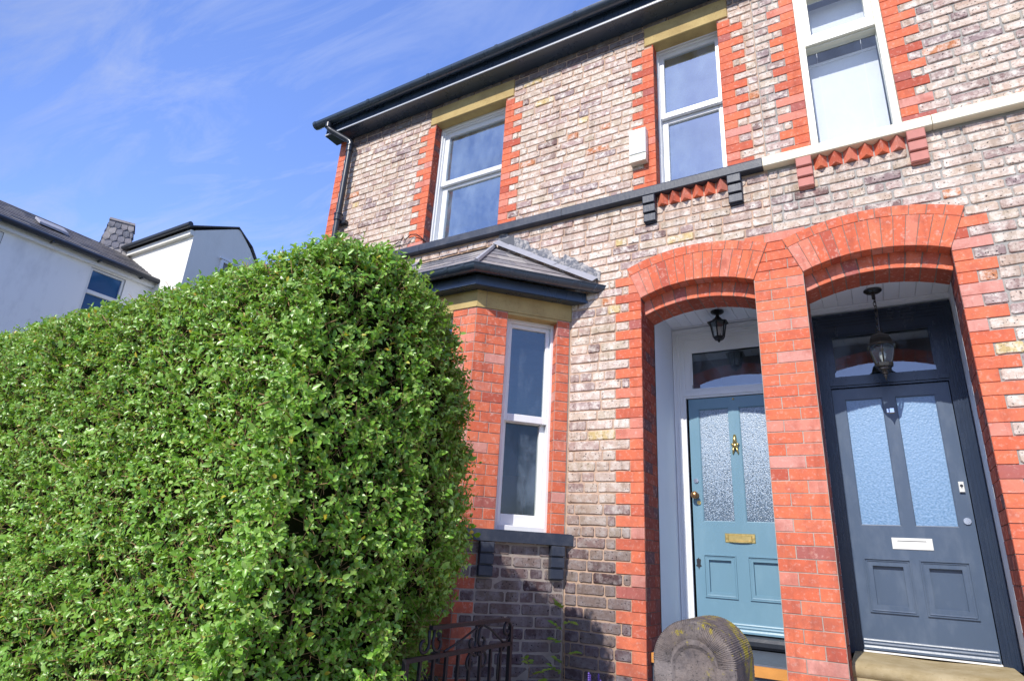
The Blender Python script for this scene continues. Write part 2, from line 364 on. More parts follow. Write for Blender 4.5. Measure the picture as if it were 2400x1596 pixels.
def fill_course(mb, F, a, b, z0, z1, k, gap=.011):
    """common bricks between a and b on course k"""
    if b-a < .03: return
    header = (k % 5 == 2)
    L = .112 if header else .236
    rs = random.Random(k*131+5)
    x = -8 + rs.random()*.24
    cuts = []
    while x < b:
        x += L*rs.uniform(.95,1.05) if rs.random() > .12 else (.115 if not header else .23)
        if a+.05 < x < b-.05: cuts.append(x)
    E = [a]+cuts+[b]
    for p, q in zip(E[:-1], E[1:]):
        if q-p < .03: continue
        brick_c(mb, F, p+gap/2, q-gap/2, z0+gap/2, z1-gap/2)
# course table (joint centre lines)
ZC = []
z = 2.059
low = [2.059-.0824*i for i in range(46)][::-1]
mid = [2.059+(2.998-2.059)/12*i for i in range(1,13)]
up = [3.105+.0797*i for i in range(0,25)]
COURSES = [(low[i],low[i+1]) for i in range(len(low)-1)] + [( ([2.059]+mid)[i], mid[i]) for i in range(12)] + [(up[i],up[i+1]) for i in range(len(up)-1) if up[i+1] < 5.02]

# openings
AL = dict(x0=-1.496, x1=-.606); AR = dict(x0=-.263, x1=.631)
for A in (AL, AR):
    A['c'] = (A['x0']+A['x1'])/2; A['h'] = (A['x1']-A['x0'])/2; rise = .088
    A['R'] = (A['h']**2+rise**2)/(2*rise); A['zc'] = 2.168-A['R']; A['ang'] = math.asin(A['h']/A['R'])
W1 = (-3.945,-2.988,3.105,4.728); W2 = (-1.335,-.738,3.105,4.732); W3 = (-.105,.500,3.105,4.732)
PARTY = -.435
TOP = 5.0

def arch_half(A, z0, z1):
    """half-width kept clear of bricks for a course: the opening below the springing, the intrados above"""
    if z0 < 2.08: return A['h']+.001
    r = A['R']+.002; d = z0-A['zc']
    return math.sqrt(max(0, r*r-d*d)) if d < r else 0

def house_wall(side):
    xmin, xmax = ((-5.55, PARTY) if side == 'L' else (PARTY, 4.2))
    mb = MB()
    lng, sht = .225, .108
    wins = [W1, W2] if side == 'L' else [W3]
    for k, (z0, z1) in enumerate(COURSES):
        zm = (z0+z1)/2; odd = k % 2
        excl = []; red = []
        A = AL if side == 'L' else AR
        hw = arch_half(A, z0, z1)
        if hw: excl.append((A['c']-hw, A['c']+hw))
        # red jambs of the porch
        if zm < 2.40:
            s = lng if odd else sht
            if zm < 2.08:
                if side == 'L': red.append((A['x0']-s, A['x0']))
                else: red.append((A['x1'], A['x1']+s))
            else:
                hw = max(arch_half(A, z0, z1), .36)
                e = A['c']-hw if side == 'L' else A['c']+hw
                if side == 'L': red.append((min(A['x0']-s, e-.03), e))
                else: red.append((e, max(A['x1']+s, e+.03)))
        # pier between the porches (this house's share is handled by the left wall only)
        if side == 'L' and zm < 2.45:
            p0, p1 = (-.606, -.263)
            if zm >= 2.08:
                p0 = AL['c']+max(arch_half(AL, z0, z1),.40); p1 = AR['c']-max(arch_half(AR, z0, z1),.40)
            cut = p0+(p1-p0)*(.335 if odd else .665)
            red += [(p0, cut, 'p'), (cut, p1, 'p')]
        if side == 'R' and zm < 2.45: excl.append((PARTY-.1, AR['c']-.2))
        # windows
        for w in wins:
            if w[2]-.01 < zm < w[3]:
                excl.append((w[0], w[1])); s = (.215 if odd else .112)
                red.append((w[0]-s, w[0])); red.append((w[1], w[1]+s))
            elif w[3] <= zm < 4.955: excl.append((w[0]-.083, w[1]+.095))
            if w is not W1 and 2.915 < zm < 2.998: excl.append((w[0]-.005, w[1]+.005))
        if side == 'L':
            red.append((-5.55, -5.55+(.225 if odd else .112)))
            if zm < 2.11: excl.append((-4.80, -2.135))
        # bands
        items = sorted([(a,b,'e') for a,b in excl]+[(r_[0],r_[1],'p' if len(r_) > 2 else 'r') for r_ in red])
        cur = xmin
        lim = xmax if side == 'L' else xmax
        for a, b, t in items:
            if a > cur: fill_course(mb, FAC, max(cur,xmin), min(a,lim), z0, z1, k)
            if t == 'r': brick_r(mb, FAC, a, b, z0, z1)
            if t == 'p': brick_r(mb, FAC, a, b, z0, z1, g=.0032)
            cur = max(cur, b)
        start = cur
        if side == 'L' and zm < 2.45: pass
        elif start < lim: fill_course(mb, FAC, start, lim, z0, z1, k)
        if side == 'R' and False: pass
    return mb

def mortar_sheet(mb, x0, x1, z0, z1, holes, m, F=FAC, d=-.0085):
    xs = sorted(set([x0,x1]+[min(max(h[i],x0),x1) for h in holes for i in (0,1)]))
    zs = sorted(set([z0,z1]+[min(max(h[i],z0),z1) for h in holes for i in (2,3)]))
    for a, b in zip(xs[:-1], xs[1:]):
        for c, e in zip(zs[:-1], zs[1:]):
            xm, zm = (a+b)/2, (c+e)/2
            if any(h[0] < xm < h[1] and h[2] < zm < h[3] for h in holes): continue
            mb.add([F(a,c,d),F(b,c,d),F(b,e,d),F(a,e,d)], [(0,1,2,3)], m)
def reveal(mb, x, side, y1, z0, z1, m_mort):
    """brick reveal on a jamb: side=+1 faces +x, -1 faces -x"""
    F = frame((x,0,0), (0,1,0), (side,0,0))
    mb.add([F(.004,z0,-.004),F(y1,z0,-.004),F(y1,z1,-.004),F(.004,z1,-.004)], [(0,1,2,3)], m_mort)
    for k, (a, b) in enumerate(COURSES):
        if b <= z0+.01 or a >= z1-.01: continue
        a2, b2 = max(a,z0), min(b,z1)
        cuts = [0.002, (.112 if k % 2 else .225), y1]
        if y1 < .24: cuts = [.002, y1]
        for p, q in zip(cuts[:-1], cuts[1:]):
            if q-p > .02: brick_r(mb, F, p, q, a2, b2, 6)

# ------------------------------------------------------------------ houses
HL = thing('terraced_house', (-3,0,-1.6), 'brick terraced house with bay window, black painted sill band and teal front door', 'house', 'brick terraced houses')
HR = thing('terraced_house', (1.8,0,-1.6), 'brick terraced house at right with cream sill band and slate blue front door', 'house', 'brick terraced houses')

LR = {'L': HL, 'R': HR}
for side in 'LR':
    H = LR[side]; mb = house_wall(side)
    A = AL if side == 'L' else AR
    mm = 2 if side == 'L' else 3
    hl = [(A['x0'],A['x1'],-2,2.30)]
    if side == 'L': hl += [W1, W2, (-4.72,-2.2,-2,2.3)]; rng = (-5.55, PARTY)
    else: hl += [W3]; rng = (PARTY, 4.2)
    mortar_sheet(mb, rng[0], rng[1], -1.6, TOP, hl, mm)
    # paler pointing on the pier and dark thin joints behind the arches
    if side == 'L':
        mortar_sheet(mb, -.606, -.263, -1.6, 2.08, [], 5, d=-.0035)
        mortar_sheet(mb, -.606-.02, -.263+.02, 2.08, 2.38, [], 5, d=-.0030) if False else None
    # reveals
    reveal(mb, A['x0'], 1, .345, -1.6, 2.08, 4); reveal(mb, A['x1'], -1, .345 if side == 'L' else .30, -1.6, 2.08, 4)
    for w in ([W1, W2] if side == 'L' else [W3]):
        dep = .115 if w is not W3 else .03
        if dep > .1: reveal(mb, w[0], 1, dep, w[2], w[3], 4); reveal(mb, w[1], -1, dep, w[2], w[3], 4)
    # other outer walls (plain, brick-coloured) and back
    x0, x1 = rng
    if side == 'L': 
        G = frame((-5.55,0,0), (0,1,0), (-1,0,0))
        for k, (a, b) in enumerate(COURSES):
            red0 = .112 if k % 2 else .225
            brick_r(mb, G, 0.002, red0, a, b)
            fill_course(mb, G, red0, 2.4, a, b, k+3)
        mb.add([G(0.003,-1.6,-.005),G(8,-1.6,-.005),G(8,TOP,-.005),G(0.003,TOP,-.005)], [(0,1,2,3)], 2)
        mb.add([(-5.545,0.003,TOP),(-5.545,8,TOP),(-5.545,4,TOP+2.6)], [(0,1,2)], 2)
    else:
        mb.add([(4.2,0.01,-1.6),(4.2,8,-1.6),(4.2,8,TOP),(4.2,4,TOP+2.6),(4.2,0.01,TOP)], [(0,1,2,3,4)], 3)
    mb.add([(x0,8,-1.6),(x1,8,-1.6),(x1,8,TOP),(x0,8,TOP)], [(0,1,2,3)], mm)
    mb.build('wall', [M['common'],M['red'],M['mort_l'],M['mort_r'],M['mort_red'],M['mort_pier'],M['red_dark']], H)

    # ---- porch arch: outer ring, hood course, inner ring, soffit
    ar = MB(); C, R, zc, ang = A['c'], A['R'], A['zc'], A['ang']
    pol = lambda r, t: (C+r*math.sin(t), zc+r*math.cos(t))
    N = 14; g = .0022
    for i in range(N):
        t0 = -ang+2*ang*i/N; t1 = -ang+2*ang*(i+1)/N; dt = g/R
        brick_p(ar, FAC, [pol(R,t0+dt),pol(R,t1-dt),pol(R+.232,t1-dt),pol(R+.232,t0+dt)], 0, .009)
        # soffit of the outer ring
        s0, s1 = pol(R,t0+dt), pol(R,t1-dt)
        ar.add([FAC(s0[0],s0[1],.004),FAC(s1[0],s1[1],.004),FAC(s1[0],s1[1],-.115),FAC(s0[0],s0[1],-.115)], [(3,2,1,0)], 0)
    # dark joint backing behind the ring
    for i in range(24):
        t0 = -ang+2*ang*i/24; t1 = -ang+2*ang*(i+1)/24
        a0,a1,b0,b1 = pol(R+.001,t0),pol(R+.001,t1),pol(R+.313,t0),pol(R+.313,t1)
        ar.add([FAC(a0[0],a0[1],.0048),FAC(a1[0],a1[1],.0048),FAC(b1[0],b1[1],.0048),FAC(b0[0],b0[1],.0048)], [(0,1,2,3)], 1)
        ar.add([FAC(a0[0],a0[1]+.0015,.0025),FAC(a1[0],a1[1]+.0015,.0025),FAC(a1[0],a1[1]+.0015,-.115),FAC(a0[0],a0[1]+.0015,-.115)], [(3,2,1,0)], 1)
    NH = 11
    for i in range(NH):
        t0 = -ang+2*ang*i/NH; t1 = -ang+2*ang*(i+1)/NH; dt = g/R
        brick_p(ar, FAC, [pol(R+.236,t0+dt),pol(R+.236,t1-dt),pol(R+.312,t1-dt),pol(R+.312,t0+dt)], 0, .009)
    # inner ring, set back
    zi = zc-.120; pin = lambda r, t: (C+r*math.sin(t), zi+r*math.cos(t))
    NI = 10
    for i in range(NI):
        t0 = -ang+2*ang*i/NI; t1 = -ang+2*ang*(i+1)/NI; dt = .004/R
        F2 = frame((0,.095,0),(1,0,0),(0,-1,0))
        brick_p(ar, F2, [pin(R,t0+dt),pin(R,t1-dt),pin(R+.16,t1-dt),pin(R+.16,t0+dt)], 0, 0)
        s0, s1 = pin(R,t0+dt), pin(R,t1-dt)
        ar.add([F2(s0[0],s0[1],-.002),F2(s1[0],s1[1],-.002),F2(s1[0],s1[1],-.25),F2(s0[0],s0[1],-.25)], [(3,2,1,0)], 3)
        q0, q1 = pin(R,t0), pin(R,t1)
        ar.add([F2(q0[0],q0[1]+.003,-.004),F2(q1[0],q1[1]+.003,-.004),F2(q1[0],q1[1]+.003,-.251),F2(q0[0],q0[1]+.003,-.251)], [(3,2,1,0)], 2)
        w0, w1 = pin(R+.17,t0), pin(R+.17,t1)
        ar.add([F2(q0[0],q0[1]+.003,-.004),F2(q1[0],q1[1]+.003,-.004),F2(w1[0],w1[1],-.004),F2(w0[0],w0[1],-.004)], [(0,1,2,3)], 2)
        # back face of the ring (towards the porch)
        ar.add([F2(q0[0],q0[1]+.003,-.251),F2(q1[0],q1[1]+.003,-.251),F2(q1[0],2.3,-.251),F2(q0[0],2.3,-.251)], [(3,2,1,0)], 2)
    # jamb piece between outer and inner springing is brick
    ar.build('porch_arch', [M['red'], M['mort_red'], M['mort_red'], M['red_soffit']], H)

    # ---- porch lining
    pl = MB()
    xa, xb = A['x0']+.003, A['x1']+(.048 if side == 'R' else .02)
    if side == 'R': xa = A['x0']-.035
    zf = -.575 if side == 'L' else -.50
    pl.add([(xa,.345,-1.5),(xa,.95,-1.5),(xa,.95,2.2),(xa,.345,2.2)], [(0,1,2,3)])
    pl.add([(xb,.299,-1.5),(xb,.95,-1.5),(xb,.95,2.2),(xb,.299,2.2)], [(3,2,1,0)])
    yb_ = .344 if side == 'L' else .299
    pl.add([(xb,yb_,-1.5),(A['x1'],yb_,-1.5),(A['x1'],yb_,2.1),(xb,yb_,2.1)], [(0,1,2,3)])
    if side == 'R': pl.add([(xa,.344,-1.5),(A['x0'],.344,-1.5),(A['x0'],.344,2.1),(xa,.344,2.1)], [(0,1,2,3)])
    pl.add([(xa,.952,2.0),(xb,.952,2.0),(xb,.952,2.2),(xa,.952,2.2)], [(0,1,2,3)])
    nb = 9; bw = (xb-xa)/nb
    for i in range(nb): pl.bbox(lambda a,z_,d: Vector((a, z_, 2.12-d)), (xa+i*bw+.001,.345,-.01), (xa+(i+1)*bw-.001,.95,0), .004, 1)
    prof = [(0,0),(0,-.075),(.012,-.075),(.02,-.06),(.045,-.04),(.055,-.015),(.07,-.012),(.07,0)]
    pl.add([(xa,.95-p,2.118+q) for p,q in prof]+[(xb,.95-p,2.118+q) for p,q in prof], [(i,i+1,8+i+1,8+i) for i in range(7)], 1)
    pl.build('porch_lining', [M['plaster'], M['ceil']], H)

# ---- doors
def make_door(H, side):
    A = AL if side == 'L' else AR
    dx = 0 if side == 'R' else -1.1665
    Fd = frame((dx,.95,0),(1,0,0),(0,-1,0))
    dm = M['teal'] if side == 'L' else M['navy']; fm = M['white'] if side == 'L' else M['navyframe']
    x0, x1, z0, z1 = -.21, .5755, -.487, 1.42
    if side == 'L': z0 = -.475; z1 = 1.428
    # frame with stepped mouldings
    fr = MB(); ox0, ox1, ot = -.305, .6736, 2.0525
    if side == 'L': ox0, ox1 = -.3225, .68; ot = 2.09
    def ring(i0, i1, o0, o1):
        a0, a1 = ox0+i0, ox0+i1; b0, b1 = ox1-i0, ox1-i1; t0, t1 = ot-i0, ot-i1
        zb = z0-.03
        fr.fbox(Fd, (a0,zb,o0), (a1,t0,o1)); fr.fbox(Fd, (b1,zb,o0), (b0,t0,o1)); fr.fbox(Fd, (a1,t1,o0), (b1,t0,o1))
    ring(0,.016,0,.075); ring(.0161,.026,0,.066); ring(.0261,.040,0,.056); ring(.0401,.048,0,.060); ring(.0481,.066,0,.048); ring(.0661,.074,0,.040); ring(.0741,.0935,0,.033)
    # transom
    fr.fbox(Fd, (ox0+.09,z1+.006,.0), (ox1-.09,z1+.022,.034)); fr.fbox(Fd, (ox0+.09,z1+.0225,0), (ox1-.09,z1+.052,.046)); fr.fbox(Fd, (ox0+.09,z1+.0525,0), (ox1-.09,z1+.066,.036)); 
    # fanlight inner bead
    fx0, fx1, fz0, fz1 = -.177, .5265, 1.517, 1.886
    fr.fbox(Fd, (ox0+.093,z1+.0665,0), (fx0,ot-.093,.022)); fr.fbox(Fd, (fx1,z1+.0665,0), (ox1-.093,ot-.093,.022))
    fr.fbox(Fd, (fx0,z1+.0665,0), (fx1,fz0,.022)); fr.fbox(Fd, (fx0,fz1,0), (fx1,ot-.093,.022))
    for q, d in ((.008,.014),(.016,.008)):
        fr.fbox(Fd,(fx0,fz0,0),(fx0+q,fz1,d)); fr.fbox(Fd,(fx1-q,fz0,0),(fx1,fz1,d)); fr.fbox(Fd,(fx0+q,fz0,0),(fx1-q,fz0+q,d)); fr.fbox(Fd,(fx0+q,fz1-q,0),(fx1-q,fz1,d))
    fo = fr.build('door_frame', fm, H)
    fg = MB(); fg.add([Fd(fx0,fz0,.012),Fd(fx1,fz0,.012),Fd(fx1,fz1,-.020),Fd(fx0,fz1,-.020)], [(0,1,2,3)]); fg.build('fanlight_pane', M['glass_up'], fo)
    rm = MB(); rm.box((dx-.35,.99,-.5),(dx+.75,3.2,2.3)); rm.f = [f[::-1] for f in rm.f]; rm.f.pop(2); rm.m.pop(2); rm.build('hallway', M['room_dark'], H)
    # door leaf: face at out = .012
    d = MB(); of = .014
    gl = [(-.124,.1346,.363,1.331),(.2207,.4818,.363,1.331)]
    pn = [(-.137,.158,-.2387,.131),(.21,.504,-.2387,.131)]
    if side == 'L': pn = [(-.136,.1217,-.231,.10),(.2115,.4775,-.231,.10)]
    px = [(p[0]+.052,p[1]-.052,p[2]+.052,p[3]-.052) for p in pn] if side == 'R' else [(p[0]+.040,p[1]-.040,p[2]+.042,p[3]-.042) for p in pn]
    holes = gl+px
    xs = sorted(set([x0,x1]+[h[i] for h in holes for i in (0,1)])); zs = sorted(set([z0,z1]+[h[i] for h in holes for i in (2,3)]))
    for a, b in zip(xs[:-1], xs[1:]):
        for c, e in zip(zs[:-1], zs[1:]):
            xm, zm = (a+b)/2, (c+e)/2
            if any(h[0]<xm<h[1] and h[2]<zm<h[3] for h in holes): continue
            d.add([Fd(a,c,of),Fd(b,c,of),Fd(b,e,of),Fd(a,e,of)], [(0,1,2,3)])
    d.add([Fd(x0,z0,of),Fd(x1,z0,of),Fd(x1,z0,-.03),Fd(x0,z0,-.03)], [(3,2,1,0)])
    def ringp(p, rings):
        """nested rectangular rings: (inset, out)"""
        for (i0,o0),(i1,o1) in zip(rings[:-1], rings[1:]):
            q = lambda i,o: [Fd(p[0]+i,p[2]+i,o),Fd(p[1]-i,p[2]+i,o),Fd(p[1]-i,p[3]-i,o),Fd(p[0]+i,p[3]-i,o)]
            d.add(q(i0,o0)+q(i1,o1), [(k,(k+1)%4,4+(k+1)%4,4+k) for k in range(4)])
        i, o = rings[-1]
        return [Fd(p[0]+i,p[2]+i,o),Fd(p[1]-i,p[2]+i,o),Fd(p[1]-i,p[3]-i,o),Fd(p[0]+i,p[3]-i,o)]
    for p in pn:
        if side == 'R': rings = [(0,of),(.001,of+.012),(.008,of+.012),(.009,of-.005),(.0135,of-.005),(.0145,of+.006),(.021,of+.005),(.022,of-.012),(.0265,of-.012),(.0275,of-.002),(.034,of-.003),(.035,of-.020),(.0395,of-.020),(.041,of-.012),(.046,of-.015),(.053,of-.028)]
        else: rings = [(0,of),(.001,of+.010),(.008,of+.010),(.009,of-.004),(.0135,of-.004),(.0145,of+.003),(.023,of+.001),(.024,of-.012),(.0285,of-.012),(.030,of-.007),(.036,of-.010),(.043,of-.022)]
        d.add(ringp(p, rings), [(0,1,2,3)])
    for p in gl: 
        rings = [(0,of),(.001,of-.006),(.006,of-.007),(.0065,of-.018)]
        ringp(p, rings)
    # weather board
    zt = z0+.075
    prof = [(of,zt),(of+.012,zt-.004),(of+.016,zt-.012),(of+.012,zt-.019),(of+.020,zt-.022),(of+.026,zt-.032),(of+.020,zt-.041),(of+.028,zt-.044),(of+.034,zt-.056),(of+.034,zt-.07),(of,zt-.07)]
    d.add([Fd(x0+.01,q,p) for p,q in prof]+[Fd(x1-.01,q,p) for p,q in prof], [(i,len(prof)+i,len(prof)+i+1,i+1) for i in range(len(prof)-1)])
    do = d.build('door', dm, H)
    for p in gl:
        g = MB(); g.add([Fd(p[0],p[2],of-.016),Fd(p[1],p[2],of-.016),Fd(p[1],p[3],of-.016),Fd(p[0],p[3],of-.016)], [(0,1,2,3)])
        g.build('door_pane', M['frost'] if side == 'L' else M['hammer'], do)
    sph = lambda mb, x, z_, o, r, n=14, k=8, fl=1.0: mb.add([Fd(x+r*math.sin(math.pi*i/k)*math.cos(2*math.pi*j/n), z_+r*math.sin(math.pi*i/k)*math.sin(2*math.pi*j/n), o-r*fl*math.cos(math.pi*i/k)) for i in range(k+1) for j in range(n)],
        [(i*n+j,i*n+(j+1)%n,(i+1)*n+(j+1)%n,(i+1)*n+j) for i in range(k) for j in range(n)])
    disc = lambda mb, x, z_, r, o0, o1, n=18: mb.prism([(x+r*math.cos(2*math.pi*j/n), z_+r*math.sin(2*math.pi*j/n)) for j in range(n)], Fd, o0, o1)
    if side == 'L':
        l = MB(); cx = -1.003-dx; l.bbox(Fd, (cx-.119,.199,of), (cx+.119,.272,of+.006), .004); l.bbox(Fd, (cx-.095,.211,of), (cx+.095,.259,of+.012), .005)
        l.fbox(Fd,(cx-.112,.232,of),(cx-.10,.243,of+.016)); l.fbox(Fd,(cx+.10,.232,of),(cx+.112,.243,of+.016))
        l.prism([(cx-.09,.209),(cx-.05,.203),(cx,.201),(cx+.05,.203),(cx+.09,.209),(cx+.09,.214),(cx-.09,.214)], Fd, of+.006, of+.018)
        l.build('letter_plate', M['brass'], do)
        k = MB(); kx = -1.343-dx; disc(k, kx,.575,.026,of,of+.006); disc(k,kx,.575,.011,of,of+.04); sph(k,kx,.575,of+.055,.032,16,10,.8); k.build('door_knob', M['copper'], do, True)
        k = MB(); disc(k, kx+.022,.515,.017,of,of+.007); disc(k,kx+.022,.515,.008,of+.007,of+.011); k.build('keyhole_cover', M['brass'], do)
        k = MB(); disc(k, kx+.006,.70,.020,of,of+.008); disc(k,kx+.006,.70,.011,of+.008,of+.013); k.build('lock_cylinder', M['chrome'], do)
        k = MB(); ex, ez = -1.346-dx, .027
        k.prism([(ex-.018,ez+.03),(ex-.006,ez+.035),(ex,ez+.044),(ex+.006,ez+.035),(ex+.018,ez+.03),(ex+.014,ez-.01),(ex+.024,ez-.02),(ex+.006,ez-.03),(ex,ez-.05),(ex-.006,ez-.03),(ex-.024,ez-.02),(ex-.014,ez-.01)], Fd, of, of+.004)
        k.build('escutcheon', M['iron'], do)
        k = MB(); nx = -.992-dx; zk = 1.02
        k.tube([Fd(nx,zk+.065,of+.008),Fd(nx,zk+.03,of+.018),Fd(nx,zk-.02,of+.020)], [.011,.014,.020], 10)
        sph(k, nx, zk-.03, of+.02, .026, 12, 8, .8)
        for s in (-1,1):
            k.tube([Fd(nx+s*.012,zk-.02,of+.02),Fd(nx+s*.034,zk-.012,of+.012)], [.010,.004], 8)
            k.tube([Fd(nx+s*.012,zk-.05,of+.02),Fd(nx+s*.020,zk-.085,of+.012),Fd(nx+s*.022,zk-.10,of+.004)], [.010,.007,.004], 8)
        k.build('door_knocker', M['brass'], do, True)
        k = MB(); sph(k, -.165-.82-dx+.0, 1.405, of+.004, .009); k.build('hook', M['brass'], do)
    else:
        l = MB(); l.bbox(Fd, (.059,.199,of), (.3085,.279,of+.006), .003); l.build('letter_plate', M['abs'], do)
        l2 = MB(); l2.fbox(Fd, (.094,.256,of+.0062), (.272,.260,of+.0075)); l2.build('slot', M['iron'], do)
        k = MB(); k.bbox(Fd, (.520,.602,of), (.552,.676,of+.02), .004); k.build('lock_cover', M['abs'], do)
        k = MB(); disc(k,.536,.648,.010,of+.0202,of+.023); k.fbox(Fd,(.534,.625,of+.0202),(.538,.640,of+.022)); k.build('keyhole', M['iron'], do)
        k = MB(); disc(k,.5335,.405,.023,of,of+.010); disc(k,.5335,.405,.013,of+.010,of+.013); k.build('lock_cylinder', M['chrome'], do)
        k = MB(); k.bbox(Fd,(.150,1.205,of),(.166,1.24,of+.010),.003); k.bbox(Fd,(.170,1.203,of),(.205,1.243,of+.012),.004)
        k.build('door_clip', M['chrome'], do)
make_door(HL, 'L'); make_door(HR, 'R')
# steps
s = MB()
pr = [(.945,-.478),(.90,-.480),(.86,-.492),(.845,-.515),(.85,-.545),(.87,-.565),(.945,-.57)]
s.add([(-1.496,p,q) for p,q in pr]+[(-.606,p,q) for p,q in pr], [(i,i+1,7+i+1,7+i) for i in range(6)], 0)
s.bbox(lambda a,z_,d_: Vector((a,z_,-.62+d_)), (-1.494,.12,0), (-.608,.95,.045), .01, 1)
s.box((-1.494,.085,-.645),(-.608,.17,-.584),2); s.box((-1.494,.11,-1.55),(-.608,.9,-.646),1)
s.box((-1.42,-.28,-1.55),(-.66,.105,-.80),1)
s.build('door_step', [M['black'],M['greystep'],M['tile']], HL)
s = MB(); n = 24; rows = []
pr = [(.95,-.500),(.80,-.503),(.60,-.506),(.42,-.510),(.335,-.516),(.305,-.532),(.298,-.556),(.308,-.585),(.325,-.60),(.325,-1.0),(.325,-1.55)]
for i in range(n+1):
    t = i/n; x = -.262+.892*t; w = -.010*math.exp(-((t-.5)/.28)**2)+.002*math.sin(9*t)
    rows.append([(x,p,q+(w if q > -.6 else 0)) for p,q in pr])
k = len(pr); s.add([p for r in rows for p in r], [(i*k+j,i*k+j+1,(i+1)*k+j+1,(i+1)*k+j) for i in range(n) for j in range(k-1)])
s.box((-.2,-.25,-1.55),(.58,.32,-.86)); s.build('door_step', M['stone_step'], HR, auto=40)
s = MB(); s.box((-.21,.90,-.4995),(.5755,.949,-.489)); s.build('door_sill', M['white'], HR)

# ---- lintels, string course, corbels, dogtooth
for w, H in ((W1,HL),(W2,HL),(W3,HR)):
    l = MB(); l.bbox(FAC, (w[0]-.085,4.732,-.2), (w[1]+.097,4.957,.006), .006); l.build('lintel', M['stone'], H)
def string(x0, x1, m, H):
    s = MB(); pr = [(-.005,3.016),(.058,3.018),(.064,3.024),(.066,3.092),(.060,3.104),(-.20,3.118)]
    s.add([FAC(x0,q,p) for p,q in pr]+[FAC(x1,q,p) for p,q in pr], [(i,i+1,6+i+1,6+i) for i in range(5)]+[[0,1,2,3,4,5],[11,10,9,8,7,6]])
    s.build('string_course', m, H)
for a, b in ((-5.45,-3.93),(-3.926,-2.235),(-2.231,-.463)): string(a, b, M['masonry_black'], HL)
for a, b in ((-.459,.662),(.666,2.2),(2.204,4.2)): string(a, b, M['cream'], HR)
def corbel(F, x0, x1, zt, m, H, hs=.0833, outs=(.072,.058,.044)):
    c = MB()
    for i, o in enumerate(outs):
        c.bbox(F, (x0+U(-.001,.001),zt-hs*(i+1)+.005,-.004), (x1+U(-.001,.001),zt-hs*i-.003,o), .005)
        c.fbox(F, (x0+.008,zt-hs*(i+1)-.004,-.004), (x1-.008,zt-hs*(i+1)+.006,o-.022))
    c.build('corbel', m, H)
corbel(FAC,-1.447,-1.340,3.013,M['masonry_black'],HL); corbel(FAC,-.738,-.631,3.013,M['masonry_black'],HL)
M['corb_red'] = m_plain('pale_red_corbel', (.58,.24,.20), .85, amt=.5, scale=9)
corbel(FAC,-.224,-.115,3.013,M['corb_red'],HR); corbel(FAC,.503,.613,3.013,M['corb_red'],HR)
def dogtooth(x0, x1, H):
    d = MB(); d.add([FAC(x0-.012,2.917,-.03),FAC(x1+.012,2.917,-.03),FAC(x1+.012,3.015,-.03),FAC(x0-.012,3.015,-.03)], [(0,1,2,3)], 1)
    n = 6; p = (x1-x0)/n
    for i in range(n):
        xc = x0+p*(i+.5); h = p*.47
        tri = [(xc-h,-.010),(xc,.050),(xc+h,-.010)]
        vs = [FAC(a,2.914,o) for a,o in tri]+[FAC(a,3.012,o) for a,o in tri]
        d.add(vs, [(2,1,0),(3,4,5),(0,1,4,3),(1,2,5,4)], 0)
    d.build('dogtooth_band', [M['red'], M['mort_red']], H)
dogtooth(-1.335,-.74,HL); dogtooth(-.107,.497,HR)

# ---- sash windows upstairs
def rect_frame(mb, F, x0, x1, z0, z1, wl, wr, wb, wt, o0, o1, m=0, bv=.004):
    mb.bbox(F,(x0,z0,o0),(x0+wl,z1,o1),bv,m); mb.bbox(F,(x1-wr,z0,o0),(x1,z1,o1),bv,m)
    mb.bbox(F,(x0+wl,z0,o0),(x1-wr,z0+wb,o1),bv,m); mb.bbox(F,(x0+wl,z1-wt,o0),(x1-wr,z1,o1),bv,m)
def pane(F, x0, x1, z0, z1, o, par, mat='glass'):
    g = MB(); g.add([F(x0,z0,o),F(x1,z0,o),F(x1,z1,o),F(x0,z1,o)], [(0,1,2,3)]); return g.build('window_pane', M[mat], par)
def sash(F, x0, x1, z0, z1, zm, H, y, ws=.05, mat='glass', fw=.09, gm=None):
    """box sash: outer frame set back y, lower sash deeper"""
    w = MB(); o = -y
    rect_frame(w, F, x0, x1, z0, z1, fw*.55, fw*.55, .04, fw*.6, o-.14, o)
    rect_frame(w, F, x0+fw*.55, x1-fw*.55, z0+.04, z1-fw*.6, fw*.25, fw*.25, .004, .02, o-.13, o-.022)
    a0, a1 = x0+fw*.75, x1-fw*.75
    rect_frame(w, F, a0, a1, zm-.005, z1-.02-fw*.6, ws, ws, .06, ws, o-.08, o-.045)      # upper sash, outside
    rect_frame(w, F, a0, a1, z0+.04, zm, ws+.012, ws+.012, .085, .045, o-.125, o-.086)             # lower sash, inside
    so = w.build('sash_window', M['white'], H)
    pane(F, a0+ws-.002, a1-ws+.002, zm+.05, z1-.02-fw*.6-ws+.002, o-.066, so, mat)
    pane(F, a0+ws+.010, a1-ws-.010, z0+.12, zm-.043, o-.108, so, mat)
    return so
sash(FAC, -3.962, -2.972, 3.12, 4.745, 3.955, HL, .112, .060, fw=.07)
sash(FAC, -1.347, -.726, 3.12, 4.752, 3.955, HL, .112, .042, fw=.034)
